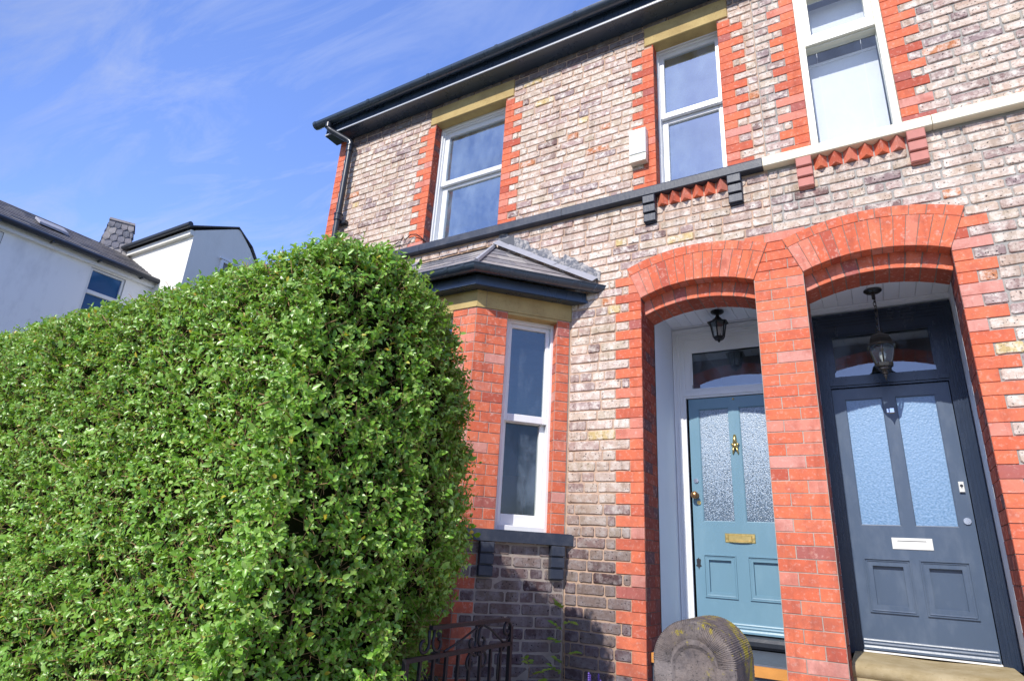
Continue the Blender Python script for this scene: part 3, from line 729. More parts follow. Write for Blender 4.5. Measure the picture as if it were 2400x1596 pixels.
# casement of the right house, nearly flush
w = MB(); F3 = FAC
rect_frame(w, F3, W3[0], W3[1], 3.118, W3[3], .052, .052, .03, .05, -.12, -.012)
w.bbox(F3,(W3[0]+.052,4.112,-.12),(W3[1]-.052,4.172,-.006),.006)
rect_frame(w, F3, W3[0]+.0525, W3[1]-.0525, 4.1725, W3[3]-.0505, .052, .052, .058, .052, -.10, -.022)
w.fbox(F3,(W3[0]+.05,4.098,-.10),(W3[1]-.05,4.111,-.030))
so = w.build('casement_window', M['offwhite'], HR)
pane(F3, W3[0]+.10, W3[1]-.10, 4.23, 4.635, -.06, so, 'glass_clear'); pane(F3, W3[0]+.05, W3[1]-.05, 3.145, 4.112, -.07, so, 'glass_clear')
b = MB(); zz = 3.15
while zz < 4.05:
    b.add([FAC(W3[0]+.055,zz,-.2115),FAC(W3[1]-.055,zz,-.2115),FAC(W3[1]-.055,zz+.0235,-.2085),FAC(W3[0]+.055,zz+.0235,-.2085)], [(0,1,2,3)]); zz += .0222
b.box((W3[0]+.055,.20,4.05),(W3[1]-.055,.235,4.075))
zz = 4.2
while zz < 4.66:
    b.add([FAC(W3[0]+.055,zz,-.2115),FAC(W3[1]-.055,zz,-.2115),FAC(W3[1]-.055,zz+.0235,-.2085),FAC(W3[0]+.055,zz+.0235,-.2085)], [(0,1,2,3)]); zz += .0222
for fx in (.14,.80):
    xx = W3[0]+.055+(W3[1]-W3[0]-.11)*fx
    b.box((xx,.2035,3.15),(xx+.003,.2045,4.66))
b.build('blind', M['blind'], so)
# rooms behind the glass
for H, a, b_ in ((HL,(-5.5,.36,2.6),(PARTY-.01,4.4,4.93)),(HR,(PARTY+.01,.36,2.6),(4.1,4.4,4.93))):
    r = MB(); r.box(a, b_); r.f.pop(2); r.m.pop(2); r.f = [f[::-1] for f in r.f]
    r.build('upstairs_room', M['room'], H)

# ---- eaves, gutter, roof
def eaves(x0, x1, H, endl):
    e = MB()
    e.box((x0,-.165,5.002),(x1,.01,5.022)); e.box((x0,-.19,5.000),(x1,-.166,5.165)); e.box((x0,-.203,5.006),(x1,-.1905,5.022),1)
    e.build('fascia', [M['gloss_black'], M['bead']], H)
    g = MB(); n = 12; R = .062; cy, cz = -.255, 5.185
    x0g = x0-(.15 if endl else 0)
    pr = [(cy+R*math.cos(t), cz-R*math.sin(t)) for t in [math.pi*i/n for i in range(n+1)]]
    pr2 = [(cy+(R-.005)*math.cos(t), cz-(R-.005)*math.sin(t)) for t in [math.pi*i/n for i in range(n+1)]][::-1]
    P = pr+pr2; k = len(P)
    g.add([(x0g,p,q) for p,q in P]+[(x1,p,q) for p,q in P], [(i,(i+1)%k,k+(i+1)%k,k+i) for i in range(k)])
    if endl: g.add([(x0g,p,q) for p,q in pr], [list(range(n+1))])
    xj = x0g+.02
    while xj < x1:   # joint collars and brackets
        pj = [(cy+(R+.005)*math.cos(t), cz+.004-(R+.006)*math.sin(t)) for t in [math.pi*i/n for i in range(n+1)]]
        g.add([(xj,p,q) for p,q in pj]+[(xj+.035,p,q) for p,q in pj], [(i,i+1,n+1+i+1,n+1+i) for i in range(n)]+[list(range(n+1)),[n+1+i for i in range(n+1)][::-1]])
        xj += .93
    g.build('gutter', M['gloss_black'], H, auto=35)
eaves(-5.64, PARTY, HL, True); eaves(PARTY, 4.3, HR, False)
def clip_poly(poly, conv):
    """Sutherland-Hodgman; conv counter-clockwise"""
    out = poly
    for i in range(len(conv)):
        a, b = conv[i], conv[(i+1)%len(conv)]; inp = out; out = []
        side = lambda p: (b[0]-a[0])*(p[1]-a[1])-(b[1]-a[1])*(p[0]-a[0])
        for j in range(len(inp)):
            p, q = inp[j], inp[(j+1)%len(inp)]; sp, sq = side(p), side(q)
            if sp >= 0: out.append(p)
            if (sp > 0) != (sq > 0) and abs(sp-sq) > 1e-12:
                t = sp/(sp-sq); out.append((p[0]+(q[0]-p[0])*t, p[1]+(q[1]-p[1])*t))
        if not out: return []
    return out
def slates(mb, P, w, h, th=.006, m=0):
    """P: 3D planar polygon, first edge = eave (left to right seen from outside)"""
    P = [Vector(p) for p in P]; u = (P[1]-P[0]).normalized(); nn = (P[1]-P[0]).cross(P[-1]-P[0]).normalized(); v = nn.cross(u)
    Q = [((p-P[0]).dot(u), (p-P[0]).dot(v)) for p in P]
    mb.add([p-nn*.004 for p in P], [list(range(len(P)))], m)
    x0 = min(q[0] for q in Q); x1 = max(q[0] for q in Q); y1 = max(q[1] for q in Q)
    r = 0; y = 0
    while y < y1:
        x = x0-(w*.5 if r % 2 else 0)-U(0,.02)
        while x < x1:
            ww = w*U(.94,1.05)
            j0 = U(-.004,.004)
            pl = clip_poly([(x+.0015,y+j0),(x+ww-.0015,y+j0+U(-.003,.003)),(x+ww-.0015,y+h*1.05),(x+.0015,y+h*1.05)], Q)
            if len(pl) >= 3:
                n = len(pl); lift = lambda p: th*(2.0-1.3*(p[1]-y)/h)
                e = U(0,.0025)
                top = [P[0]+u*p[0]+v*p[1]+nn*(lift(p)+e) for p in pl]; bot = [P[0]+u*p[0]+v*p[1]-nn*.002 for p in pl]
                mb.add(top+bot, [list(range(n))]+[(i,n+i,n+(i+1)%n,(i+1)%n) for i in range(n)], m)
            x += ww
        y += h; r += 1
for H, a, b_ in ((HL,-5.66,PARTY),(HR,PARTY,4.3)):
    r = MB(); slates(r, [(a,-.25,5.20),(b_,-.25,5.20),(b_,4,7.8),(a,4,7.8)], .28, .21)
    r.add([(a,4,7.8),(b_,4,7.8),(b_,8.2,5.1),(a,8.2,5.1)], [(0,1,2,3)])
    r.add([(a,-.20,5.17),(b_,-.20,5.17),(b_,4,7.75),(a,4,7.75)], [(3,2,1,0)])
    r.build('roof', M['slate'], H)
# downpipe
p = MB(); px, py = -5.262, -.085
p.tube([(-5.535,-.255,5.14),(-5.535,-.255,5.08),(-5.525,-.248,5.045),(-5.49,-.225,5.015),(-5.32,-.11,4.905),(-5.28,-.088,4.875),(px,py,4.84),(px,py,4.78)], .036, 14)
p.tube([(px,py,4.80),(px,py,-1.55)], .038, 14)
for z0_ in (4.80,3.80,2.0,.2): p.tube([(px,py,z0_),(px,py,z0_-.085)], .048, 14); p.tube([(px,py,z0_+.008),(px,py,z0_-.008)], .054, 14)
for z0_ in (3.70,1.9): p.box((px-.07,-.06,z0_-.02),(px+.10,-.003,z0_+.02))
p.tube([(-5.535,-.255,5.12),(-5.535,-.255,5.06)], .044, 14)
p.build('downpipe', M['black'], HL, auto=40)

# ---- bay window
P0 = Vector((-2.14,0,0)); P1 = Vector((-2.72,-.62,0)); P2 = Vector((-4.212,-.62,0)); P3 = Vector((-4.792,0,0))
LEN = (P1-P0).length
def face_frame(a, b):
    u = (b-a).normalized(); n = Vector((u.y,-u.x,0))
    if n.y > 0: n = -n
    return frame(a, u, n)
BF = [(face_frame(P0,P1),LEN,(.122,.572)), (face_frame(P1,P2),(P2-P1).length,(.24,1.252)), (face_frame(P2,P3),LEN,(LEN-.572,LEN-.122))]
bw = MB()
for fi, (F, L, wn) in enumerate(BF):
    hole = [(wn[0],wn[1],.176,1.94)]
    mortar_sheet(bw, 0, L, -1.6, 2.0, hole, 2, F, -.004)
    for k, (z0, z1) in enumerate(COURSES):
        if z0 > 1.96: continue
        zb1 = min(z1, 1.955); odd = k % 2
        if zb1-z0 < .02: continue
        zm = (z0+z1)/2
        if zm > .176:
            for a, b_ in ((0,wn[0]),(wn[1],L)):
                if b_-a < .2: brick_r(bw, F, a+.003, b_, z0, zb1, 1, g=.004)
                else:
                    c = a+(b_-a)*(.36 if odd else .64)
                    brick_r(bw, F, a, c, z0, zb1, 1, g=.0035); brick_r(bw, F, c, b_, z0, zb1, 1, g=.0035)
        else:
            s_ = .155 if odd else .045
            if fi == 1:
                brick_r(bw, F, 0, .21-s_+.02, z0, zb1, 1, g=.004); brick_r(bw, F, L-.21+s_-.02, L, z0, zb1, 1, g=.004); fill_course(bw, F, .23-s_, L-.23+s_, z0, zb1, k)
            elif fi == 0:
                brick_r(bw, F, L-s_, L, z0, zb1, 1, g=.004); fill_course(bw, F, .004, L-s_, z0, zb1, k+1)
            else:
                brick_r(bw, F, 0, s_, z0, zb1, 1, g=.004); fill_course(bw, F, s_, L, z0, zb1, k+1)
    # reveals of the bay windows
    dep = .09
    for s_, x in ((1,wn[0]),(-1,wn[1])):
        o = F(x,0,0); n_ = (F(0,0,1)-F(0,0,0)); uu = (F(1,0,0)-F(0,0,0))
        G = frame(o, -n_, uu*s_)
        bw.add([G(.004,.176,-.003),G(dep+.05,.176,-.003),G(dep+.05,1.95,-.003),G(.004,1.95,-.003)], [(0,1,2,3)], 2)
        for k, (z0, z1) in enumerate(COURSES):
            if z1 < .2 or z0 > 1.93: continue
            brick_r(bw, G, .002, dep+.03, max(z0,.177), min(z1,1.945), 1)
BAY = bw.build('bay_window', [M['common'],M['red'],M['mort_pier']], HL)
def offs(d):
    """bay outline pushed out by d, ending on the facade"""
    u0 = (P1-P0).normalized(); n0 = Vector((u0.y,-u0.x,0)); n0 = -n0 if n0.y > 0 else n0
    a = P0+n0*d; a = a+u0*((0-a.y)/u0.y)*1.0
    y = P1.y-d; b = P0+n0*d; b = b+u0*((y-b.y)/u0.y)
    mx = (P1.x+P2.x)/2
    mir = lambda p: Vector((2*mx-p.x,p.y,0))
    return [a, b, mir(b), mir(a)]
def band(mb, d0, d1, z0, z1, m=0):
    A_, B_ = offs(d0), offs(d1)
    for i in range(3):
        vs = [A_[i],A_[i+1],B_[i+1],B_[i]]
        mb.add([v+Vector((0,0,z0)) for v in vs]+[v+Vector((0,0,z1)) for v in vs], [(0,1,2,3),(7,6,5,4),(0,4,5,1),(1,5,6,2),(2,6,7,3),(3,7,4,0)], m)
st = MB(); band(st, -.13, .008, 1.962, 2.13)
for F, L, wn in BF:      # shallow shaped head over each window
    st.bbox(F, (wn[0]-.0,1.935,-.12), (wn[1]+.0,1.9615,.004), .004)
st.build('lintel', M['stone'], BAY)
jm = MB(); F0 = BF[0][0]; jm.fbox(F0,(.768,1.966,.0075),(.771,2.125,.0095)); jm.build('joint', M['mort_red'], BAY)
sl = MB(); band(sl, -.14, .055, .092, .170); band(sl, -.14, .045, .1705, .178)
sl.build('window_sill', M['masonry_black'], BAY)
for a in (.018,.578): 
    corbel(BF[0][0], a, a+.110, .088, M['masonry_black'], BAY, .0815, (.066,.058,.048))
for a in (.06,1.33): corbel(BF[1][0], a, a+.110, .088, M['masonry_black'], BAY, .0815, (.066,.058,.048))
for fi, (F, L, wn) in enumerate(BF):
    w = MB(); x0, x1 = wn[0]-.004, wn[1]+.004; o = -.088
    rect_frame(w, F, x0, x1, .178, 1.955, .028, .052, .042, .05, o-.13, o)
    a0, a1 = x0+.0285, x1-.0525
    if fi == 0:
        pass
    rect_frame(w, F, a0, a1, 1.048, 1.905, .035, .03, .062, .035, o-.07, o-.03)
    rect_frame(w, F, a0, a1, .2205, 1.085, .045, .035, .088, .04, o-.12, o-.075)
    so = w.build('sash_window', M['white'], BAY)
    pane(F, a0+.034, a1-.029, 1.108, 1.872, o-.05, so, 'glass_bay'); pane(F, a0+.044, a1-.034, .307, 1.047, o-.097, so, 'glass_low')
# bay room
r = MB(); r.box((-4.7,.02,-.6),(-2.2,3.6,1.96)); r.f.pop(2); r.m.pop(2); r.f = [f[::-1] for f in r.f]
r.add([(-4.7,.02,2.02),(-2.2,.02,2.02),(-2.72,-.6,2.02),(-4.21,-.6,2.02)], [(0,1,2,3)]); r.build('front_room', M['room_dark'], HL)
r = MB(); r.box((-3.9,1.9,-.6),(-3.6,1.95,.9)); r.build('curtain', M['copper'] if False else m_plain('brown_curtain',(.22,.11,.04),.8), HL)
# eave of the bay
fs = MB(); band(fs, -.01, .085, 2.113, 2.121); band(fs, .0855, .108, 2.108, 2.205); band(fs, .1085, .120, 2.112, 2.135)
fs.build('fascia', M['gloss_black'], BAY)
gt = MB(); n = 10; R = .056
O = [offs(.185+R*math.cos(t)) for t in [math.pi*(1-i/n) for i in range(n+1)]]
zz_ = [2.250-R*math.sin(math.pi*i/n) for i in range(n+1)]
for i in range(3):
    vs = [O[j][i]+Vector((0,0,zz_[j])) for j in range(n+1)]+[O[j][i+1]+Vector((0,0,zz_[j])) for j in range(n+1)]
    gt.add(vs, [(j,j+1,n+1+j+1,n+1+j) for j in range(n)])
gt.add([O[j][0]+Vector((0,0,zz_[j])) for j in range(n+1)], [list(range(n+1))])
rim = offs(.185+R)
for i in range(3): gt.tube([rim[i]+Vector((0,0,2.250)), rim[i+1]+Vector((0,0,2.250))], .006, 6)
def collar(i, t):
    cs = []
    for dd in (-.017,.017):
        ring = []
        for j in range(n+1):
            tt = math.pi*(1-j/n); o_ = offs(.185+(R+.005)*math.cos(tt)); a, b = o_[i], o_[i+1]
            L_ = (b-a).length; ring.append(a+(b-a)*(t+dd/L_)+Vector((0,0,2.254-(R+.006)*math.sin(tt))))
        cs.append(ring)
    gt.add(cs[0]+cs[1], [(j,j+1,n+1+j+1,n+1+j) for j in range(n)]+[list(range(n+1)),[n+1+j for j in range(n+1)][::-1]])
for i, t in ((0,.06),(0,.24),(0,.72),(0,.90),(1,.07),(1,.17),(1,.6),(1,.93)): collar(i, t)
gt.build('gutter', M['gloss_black'], BAY, auto=40)
br = MB(); E = offs(.165); za, zb = 2.272, 2.885
ap0, ap1 = Vector((-2.995,-.004,zb)), Vector((-3.937,-.004,zb))
ev = [e+Vector((0,0,za)) for e in E]; ev[0].y = ev[3].y = -.004
slates(br, [ev[1],ev[0],ap0], .27, .19, .0045); slates(br, [ev[2],ev[1],ap0,ap1], .27, .19, .0045); slates(br, [ev[3],ev[2],ap1], .27, .19, .0045)
br.build('bay_roof', M['slate'], BAY)
fl = MB()
def strip(a, b, wd, th=.01, seg=8):
    """mortar / lead fillet along a line on the facade"""
    a, b = Vector(a), Vector(b); d = (b-a).normalized(); pn = Vector((d.z,0,-d.x)); pn = pn if pn.z > 0 else -pn
    for i in range(seg):
        p, q = a+(b-a)*i/seg, a+(b-a)*(i+1)/seg; 
        fl.add([p+Vector((0,-.075,-.012)),q+Vector((0,-.075,-.012)),q+Vector((0,-.012,0))+pn*wd*U(.8,1.15),p+Vector((0,-.012,0))+pn*wd*U(.8,1.15)], [(0,1,2,3)], 0)
strip(ev[0]+Vector((.01,0,.02)), ap0+Vector((.02,0,.02)), .05); strip(ap0+Vector((.02,0,.02)), ap1, .035)
fl.tube([ap0+Vector((0,0,.02)), ev[1]+Vector((0,0,.025))], .022, 6); fl.tube([ap1+Vector((0,0,.02)), ev[2]+Vector((0,0,.025))], .022, 6)
# ragged bitumen / torn render patches above the flashing
def patch(cx, cz, w_, h_, m, slant=0, k=14, o=.0065):
    pts = []
    for i in range(k):
        t = 2*math.pi*i/k; r_ = U(.78,1.1); x = max(-1,min(1,math.cos(t)*1.25))*w_/2*r_; z_ = max(-1,min(1,math.sin(t)*1.25))*h_/2*r_
        pts.append((cx+x, cz+z_+slant*x))
    fl.prism(pts, FAC, -.004, o+U(0,.002), m)
pts_lo, pts_hi = [], []
xa_, za_, xb__, zb__ = -2.95, 2.905, -1.862, 2.325
ns_ = 44; w_ = .06; step = 0
for i in range(ns_+1):
    f = i/ns_; x_ = xa_+(xb__-xa_)*f; z_ = za_+(zb__-za_)*f
    if i % 5 == 0: w_ = U(.055,.15)*(1-.35*f)+.015
    pts_lo.append((x_, z_-.02)); pts_hi.append((x_+U(-.006,.006), z_+w_+U(-.010,.010)))
for i in range(ns_):
    q = [pts_lo[i],pts_lo[i+1],pts_hi[i+1],pts_hi[i]]
    fl.add([FAC(p[0],p[1],.0062) for p in q], [(0,1,2,3)], 2); fl.add([FAC(q[3][0],q[3][1],.0062),FAC(q[2][0],q[2][1],.0062),FAC(q[2][0],q[2][1],-.006),FAC(q[3][0],q[3][1],-.006)], [(0,1,2,3)], 2)
fl.prism([(-2.99,2.925),(-2.765,2.835),(-2.775,2.965),(-2.80,2.972),(-2.86,2.955)], FAC, -.004, .009, 1)
def m_torn():
    T = NT('flaking_paint'); c = T.mix((.52,.48,.45), (.10,.11,.14), T.ramp(T.noise(20, 8, .75), [(.36,0.0),(.54,.95)])); T.pbsdf(c, .7, T.bump(T.noise(40,5,.7), .6, .006)); return T.m
M['torn'] = m_torn()
fl.build('flashing', [M['lead'], M['tar'], M['torn']], BAY)

# ---- small fixings that hang on the wall
ab = thing('alarm_box', (-1.485,-.04,3.385), 'plain white alarm box mounted on the wall beside the narrow upstairs sash window', 'alarm box')
m_ = MB(); m_.bbox(FAC,(-1.560,3.462,.004),(-1.404,3.735,.078),.008); m_.build('casing', M['abs'], ab, auto=40)
m_ = MB(); m_.prism([(-1.560,3.456),(-1.404,3.456),(-1.407,3.386),(-1.557,3.386)], FAC, .004, .074); m_.build('lower_cover', m_plain('yellowed_plastic',(.72,.71,.60),.45,amt=.5), ab)
wr = MB(); wr.tube([FAC(-4.75,3.16,.012),FAC(-4.5,3.175,.012),FAC(-4.36,3.20,.015),FAC(-4.26,3.225,.03),FAC(-4.235,3.195,.04),FAC(-4.20,3.27,.04),FAC(-4.17,3.215,.04),FAC(-4.10,3.275,.035),FAC(-4.02,3.262,.03),FAC(-3.96,3.215,.02),FAC(-3.90,3.14,-.05)], .006, 6)
tag(wr.build('cable', M['wire']), 'loose black cable straggling along the dark sill band at the left upstairs window', 'cable')

# ---- porch lanterns
def hex_lantern(name, label, x, y, ztop, neck, rz, rw, gz, gw, fz, rose_r, chain, metal, dome=False):
    t = thing(name, (x,y,ztop), label, 'lantern', 'porch lanterns')
    m = MB(); m.lathe([(rose_r*.25,ztop-.002),(rose_r,ztop-.003),(rose_r*1.0,ztop-.012),(rose_r*.75,ztop-.024),(.016,ztop-.03),(.013,ztop-.05),(.013,neck if not chain else ztop-.075),(.001,neck if not chain else ztop-.078)], (x,y), 24)
    m.build('ceiling_rose', metal, t, auto=40)
    if chain:
        c = MB(); zc = ztop-.07; i = 0
        while zc > neck+.01:
            pts = [(x+(.009*math.cos(a) if i%2 else 0), y+(0 if i%2 else .009*math.cos(a)), zc-.018+.020*math.sin(a)) for a in [2*math.pi*j/10 for j in range(11)]]
            c.tube(pts, .0028, 5, cap=False); zc -= .030; i += 1
        c.tube([(x+.006,y,ztop-.07),(x+.012,y,(ztop+neck)/2),(x+.004,y,neck)], .0035, 6)
        for s_ in (-1,1): c.tube([(x,y,neck-.02),(x+s_*.022,y,neck-.01),(x+s_*.020,y,neck+.018),(x,y,neck+.022)], .004, 6)
        c.build('chain', metal, t)
    ro = MB()
    if dome: pr = [(.012,neck),(.022,neck-.02),(.045,neck-.028),(.066,neck-.045),(.078,neck-.07),(rw*.46,rz+.022),(rw*.56,rz+.004),(rw*.56,rz-.003),(rw*.44,rz-.01)]
    else: pr = [(.016,neck),(.022,neck-.012),(.045,neck-.035),(.05,neck-.042),(rw*.56,rz+.004),(rw*.56,rz-.002),(rw*.44,rz-.004)]
    ro.lathe(pr, (x,y), 6, rot=rad(30)); ro.build('lamp_roof', metal, t)
    bars = MB(); n = 6; pts = []
    for j in range(n):
        a = 2*math.pi*j/n+rad(30)
        q = lambda r_, z_: (x+r_*math.cos(a), y+r_*math.sin(a), z_)
        if dome: path = [q(rw*.44,rz-.006),q(rw*.45,rz-.04),q(rw*.42,(rz+gz)/2),q(gw*.56,gz+.01),q(gw*.5,gz)]
        else: path = [q(rw*.42,rz-.002),q(gw*.54,gz)]
        bars.tube(path, .0062, 5); pts.append(path)
    bars.lathe([(gw*.57,gz+.004),(gw*.57,gz-.006),(gw*.42,gz-.022),(.016,fz+.03),(.010,fz+.022),(.012,fz+.012),(.007,fz+.006),(.002,fz)] if not dome else
               [(gw*.58,gz+.004),(gw*.55,gz-.02),(gw*.40,gz-.032),(gw*.42,gz-.042),(gw*.26,gz-.055),(.020,gz-.066),(.022,gz-.074),(.012,gz-.082),(.013,gz-.09),(.006,fz+.016),(.002,fz)], (x,y), 6 if not dome else 12, rot=rad(30))
    bars.build('lamp_frame', metal, t)
    g = MB(); k = len(pts[0])
    for j in range(n):
        a, b_ = pts[j], pts[(j+1)%n]
        for i in range(k-1): g.add([a[i],b_[i],b_[i+1],a[i+1]], [(0,1,2,3)])
    g.build('lamp_glass', M['lampglass'], t)
    bu = MB(); zb_ = (rz+gz)/2
    bu.lathe([(.004,zb_+.035),(.018,zb_+.028),(.024,zb_+.006),(.020,zb_-.02),(.012,zb_-.036),(.012,gz+.004),(.002,gz)], (x,y), 14); bu.build('bulb', M['bulb'], t, True)
    return t
M['lampblack'] = m_plain('lantern_black', (.012,.013,.015), .35, spec=.5)
M['lampbrass'] = m_plain('black_and_gold', (.022,.018,.012), .22, spec=.9, amt=.8, scale=60)
hex_lantern('porch_lantern', 'small black lantern fixed close to the ceiling above the teal door', -1.01, .61, 2.12, 2.072, 2.008, .167, 1.875, .085, 1.827, .056, False, M['lampblack'])
hex_lantern('porch_lantern', 'black and gold glass lantern hanging on a chain above the slate blue door', .172, .63, 2.12, 1.775, 1.649, .190, 1.508, .108, 1.386, .064, True, M['lampbrass'], True)

# ------------------------------------------------------------------ gatepost
GP = MB(); y0, y1 = -2.40, -2.115; xc, hw, zt = -.550, .127, -.160
def arch_pts(hw_, top, bot, n=22):
    pts = [(xc-hw_, bot)]
    for i in range(n+1):
        t = math.pi*(1-i/n); pts.append((xc+hw_*math.cos(t), top-hw_+hw_*math.sin(t)))
    return pts+[(xc+hw_, bot)]
outer = arch_pts(hw, zt, -1.6); rim_ = arch_pts(hw-.006, zt-.006, -1.6); inn = arch_pts(hw-.058, zt-.070, -1.6); inn2 = arch_pts(hw-.068, zt-.082, -1.6); inn3 = arch_pts(hw-.078, zt-.092, -1.6)
k = len(outer)
ringv = lambda P, y: [(p[0], y, p[1]) for p in P]
L_ = ringv(outer,y1)+ringv(outer,y0+.006)+ringv(rim_,y0)+ringv(inn,y0+.002)+ringv(inn2,y0+.010)+ringv(inn3,y0+.011)
GP.add(L_, [(r_*k+i,r_*k+i+1,(r_+1)*k+i+1,(r_+1)*k+i) for r_ in range(5) for i in range(k-1)]+[[5*k+i for i in range(k)], [i for i in range(k)][::-1]])
# tooling: fine ribs across the curved top and margin
nr = 64
for i in range(nr):
    t = math.pi*(i+.5)/nr; dx_, dz_ = math.cos(t), math.sin(t); c0 = (xc, zt-hw)
    w_ = math.pi*hw/nr*.36; e = U(.0004,.0014)
    tx, tz = -dz_, dx_
    a = (c0[0]+hw*dx_, c0[1]+hw*dz_); 
    GP.add([(a[0]-tx*w_,y0+.004,a[1]-tz*w_),(a[0]+dx_*e,y0+.002,a[1]+dz_*e),(a[0]+tx*w_,y0+.004,a[1]+tz*w_),(a[0]-tx*w_,y1,a[1]-tz*w_),(a[0]+dx_*e,y1,a[1]+dz_*e),(a[0]+tx*w_,y1,a[1]+tz*w_)], [(0,1,4,3),(1,2,5,4),(0,2,1)])
    b_ = (c0[0]+(hw-.054)*dx_, c0[1]+(hw-.054)*dz_)
    GP.add([(a[0]-tx*w_,y0+.002,a[1]-tz*w_),(a[0],y0-e,a[1]),(a[0]+tx*w_,y0+.002,a[1]+tz*w_),(b_[0]-tx*w_*.6,y0+.002,b_[1]-tz*w_*.6),(b_[0],y0-e,b_[1]),(b_[0]+tx*w_*.6,y0+.002,b_[1]+tz*w_*.6)], [(3,4,1,0),(4,5,2,1)])
for i in range(60):
    zz2 = zt-hw-.02-i*.0105; e = U(.0004,.0014)
    for sx in (-1,1):
        xx = xc+sx*hw
        GP.add([(xx,y0+.004,zz2-.004),(xx+sx*e,y0+.004,zz2),(xx,y0+.004,zz2+.004),(xx,y1,zz2-.004),(xx+sx*e,y1,zz2),(xx,y1,zz2+.004)], [(0,1,4,3),(1,2,5,4)])
tag(GP.build('gatepost', M['post']), 'round topped stone gatepost with yellow lichen, in front of the teal door', 'gatepost')

# ------------------------------------------------------------------ iron gate (open, runs away from the street)
gx = -1.95
GT = thing('garden_gate', (gx,-1.6,-1.6), 'black wrought iron scrolled garden gate standing open beside the hedge end', 'gate')
FG0 = frame((gx,-2.05,0),(0,1,0),(1,0,0)); FG = lambda a,z_,d=0.0: FG0(a*1.05, z_*1.10+.005, d)      # along: away from the street (0 = hinge)
def bar(mb, a, b, w_=.014, d_=.007): 
    pass
fr = MB(); LG = .90
fr.fbox(FG,(.16,-.335,-.012),(LG-.03,-.318,.012)); fr.fbox(FG,(0,-.452,-.011),(LG,-.434,.011)); fr.fbox(FG,(0,-1.50,-.011),(LG,-1.48,.011))
fr.fbox(FG,(-.012,-1.55,-.012),(.012,-.434,.012)); fr.fbox(FG,(LG-.012,-1.52,-.011),(LG+.012,-.36,.011))
fr.build('gate_frame', M['rustiron'], GT)
for i in range(8):
    b_ = MB(); a = .10+i*.1; b_.fbox(FG,(a-.007,-1.48,-.007),(a+.007,-.452,.007)); b_.build('bar', M['rustiron'], GT)
def scroll(c, r0, a0, turns, sgn=1, n=26, tail=None):
    pts = []
    for i in range(n+1):
        t = i/n; r_ = r0*(1-.72*t); a = a0+sgn*turns*2*math.pi*t
        pts.append((c[0]+r_*math.cos(a), c[1]+r_*math.sin(a)))
    if tail: pts = tail+pts
    return pts
def scroll_part(pts, r_=.0075):
    s_ = MB(); s_.tube([FG(a,z_,0) for a,z_ in pts], r_, 7); s_.build('scroll', M['rustiron'], GT, True)
# latch-end scroll
scroll_part([(LG,-.45),(LG+.004,-.38)]+scroll((LG-.042,-.375),.045,.1,.95)+[], .009)
scroll_part([(.60,-.335),(.68,-.36),(.76,-.40),(.82,-.43),(.86,-.432),(LG-.02,-.41)], .006)
scroll_part([(.60,-.335),(.50,-.365),(.40,-.40),(.28,-.43)], .006)
for xc_, zc_ in ((.55,-.395),):
    scroll_part([(xc_-.005,-.336),(xc_+.004,-.36)]+scroll((xc_-.035,-.408),.040,.6,-.85,1), .008)
    scroll_part([(xc_+.055,-.336),(xc_+.03,-.36)]+scroll((xc_+.062,-.408),.040,2.5,.85,1), .008)
    scroll_part([(xc_+.005,-.453),(xc_+.005,-.47)]+scroll((xc_-.04,-.50),.045,.7,.95,1), .008)
    scroll_part([(xc_+.03,-.453),(xc_+.03,-.47)]+scroll((xc_+.075,-.50),.045,2.4,-.95,1), .008)
scroll_part([(.15,-.336)]+scroll((.115,-.39),.045,.6,-.85,1), .008); scroll_part([(.19,-.336)]+scroll((.225,-.39),.045,2.5,.85,1), .008)
for a_ in (.78,): scroll_part([(a_+.06,-.455),(a_+.045,-.47),(a_+.02,-.475),(a_,-.49),(a_,-.60)], .006)

# ------------------------------------------------------------------ hedge
HC = (2.35-4.5, .30)
SEC = [(1.76,-1.56),(1.72,-.8),(1.70,-.1),(1.69,.6),(1.695,1.12),(1.72,1.28),(1.78,1.375),(1.90,1.44),(2.10,1.49),(2.30,1.49),(2.50,1.39),(2.70,1.21),(2.88,.94),(2.97,.5),(2.99,-.5),(3.0,-1.56)]
SEC = [(a-4.5,b+(.05 if b > 1.0 else 0)) for a,b in SEC]
XE, CAP, XL = -2.40, .535, -7.6
def sec_pts(n):
    P = np.array(SEC); d = np.r_[0, np.cumsum(np.hypot(*(P[1:]-P[:-1]).T))]
    s = np.linspace(0, d[-1], n); return np.c_[np.interp(s,d,P[:,0]), np.interp(s,d,P[:,1])], d[-1]
LOOP, PER = sec_pts(400)
def lump(p):
    return .022*np.sin(p[:,0]*3.1+1.3*np.sin(p[:,2]*2.3))*np.sin(p[:,2]*3.7+p[:,1]*2.1)+.012*np.sin(p[:,0]*9.1+p[:,2]*7.3)*np.sin(p[:,2]*8.7+1)
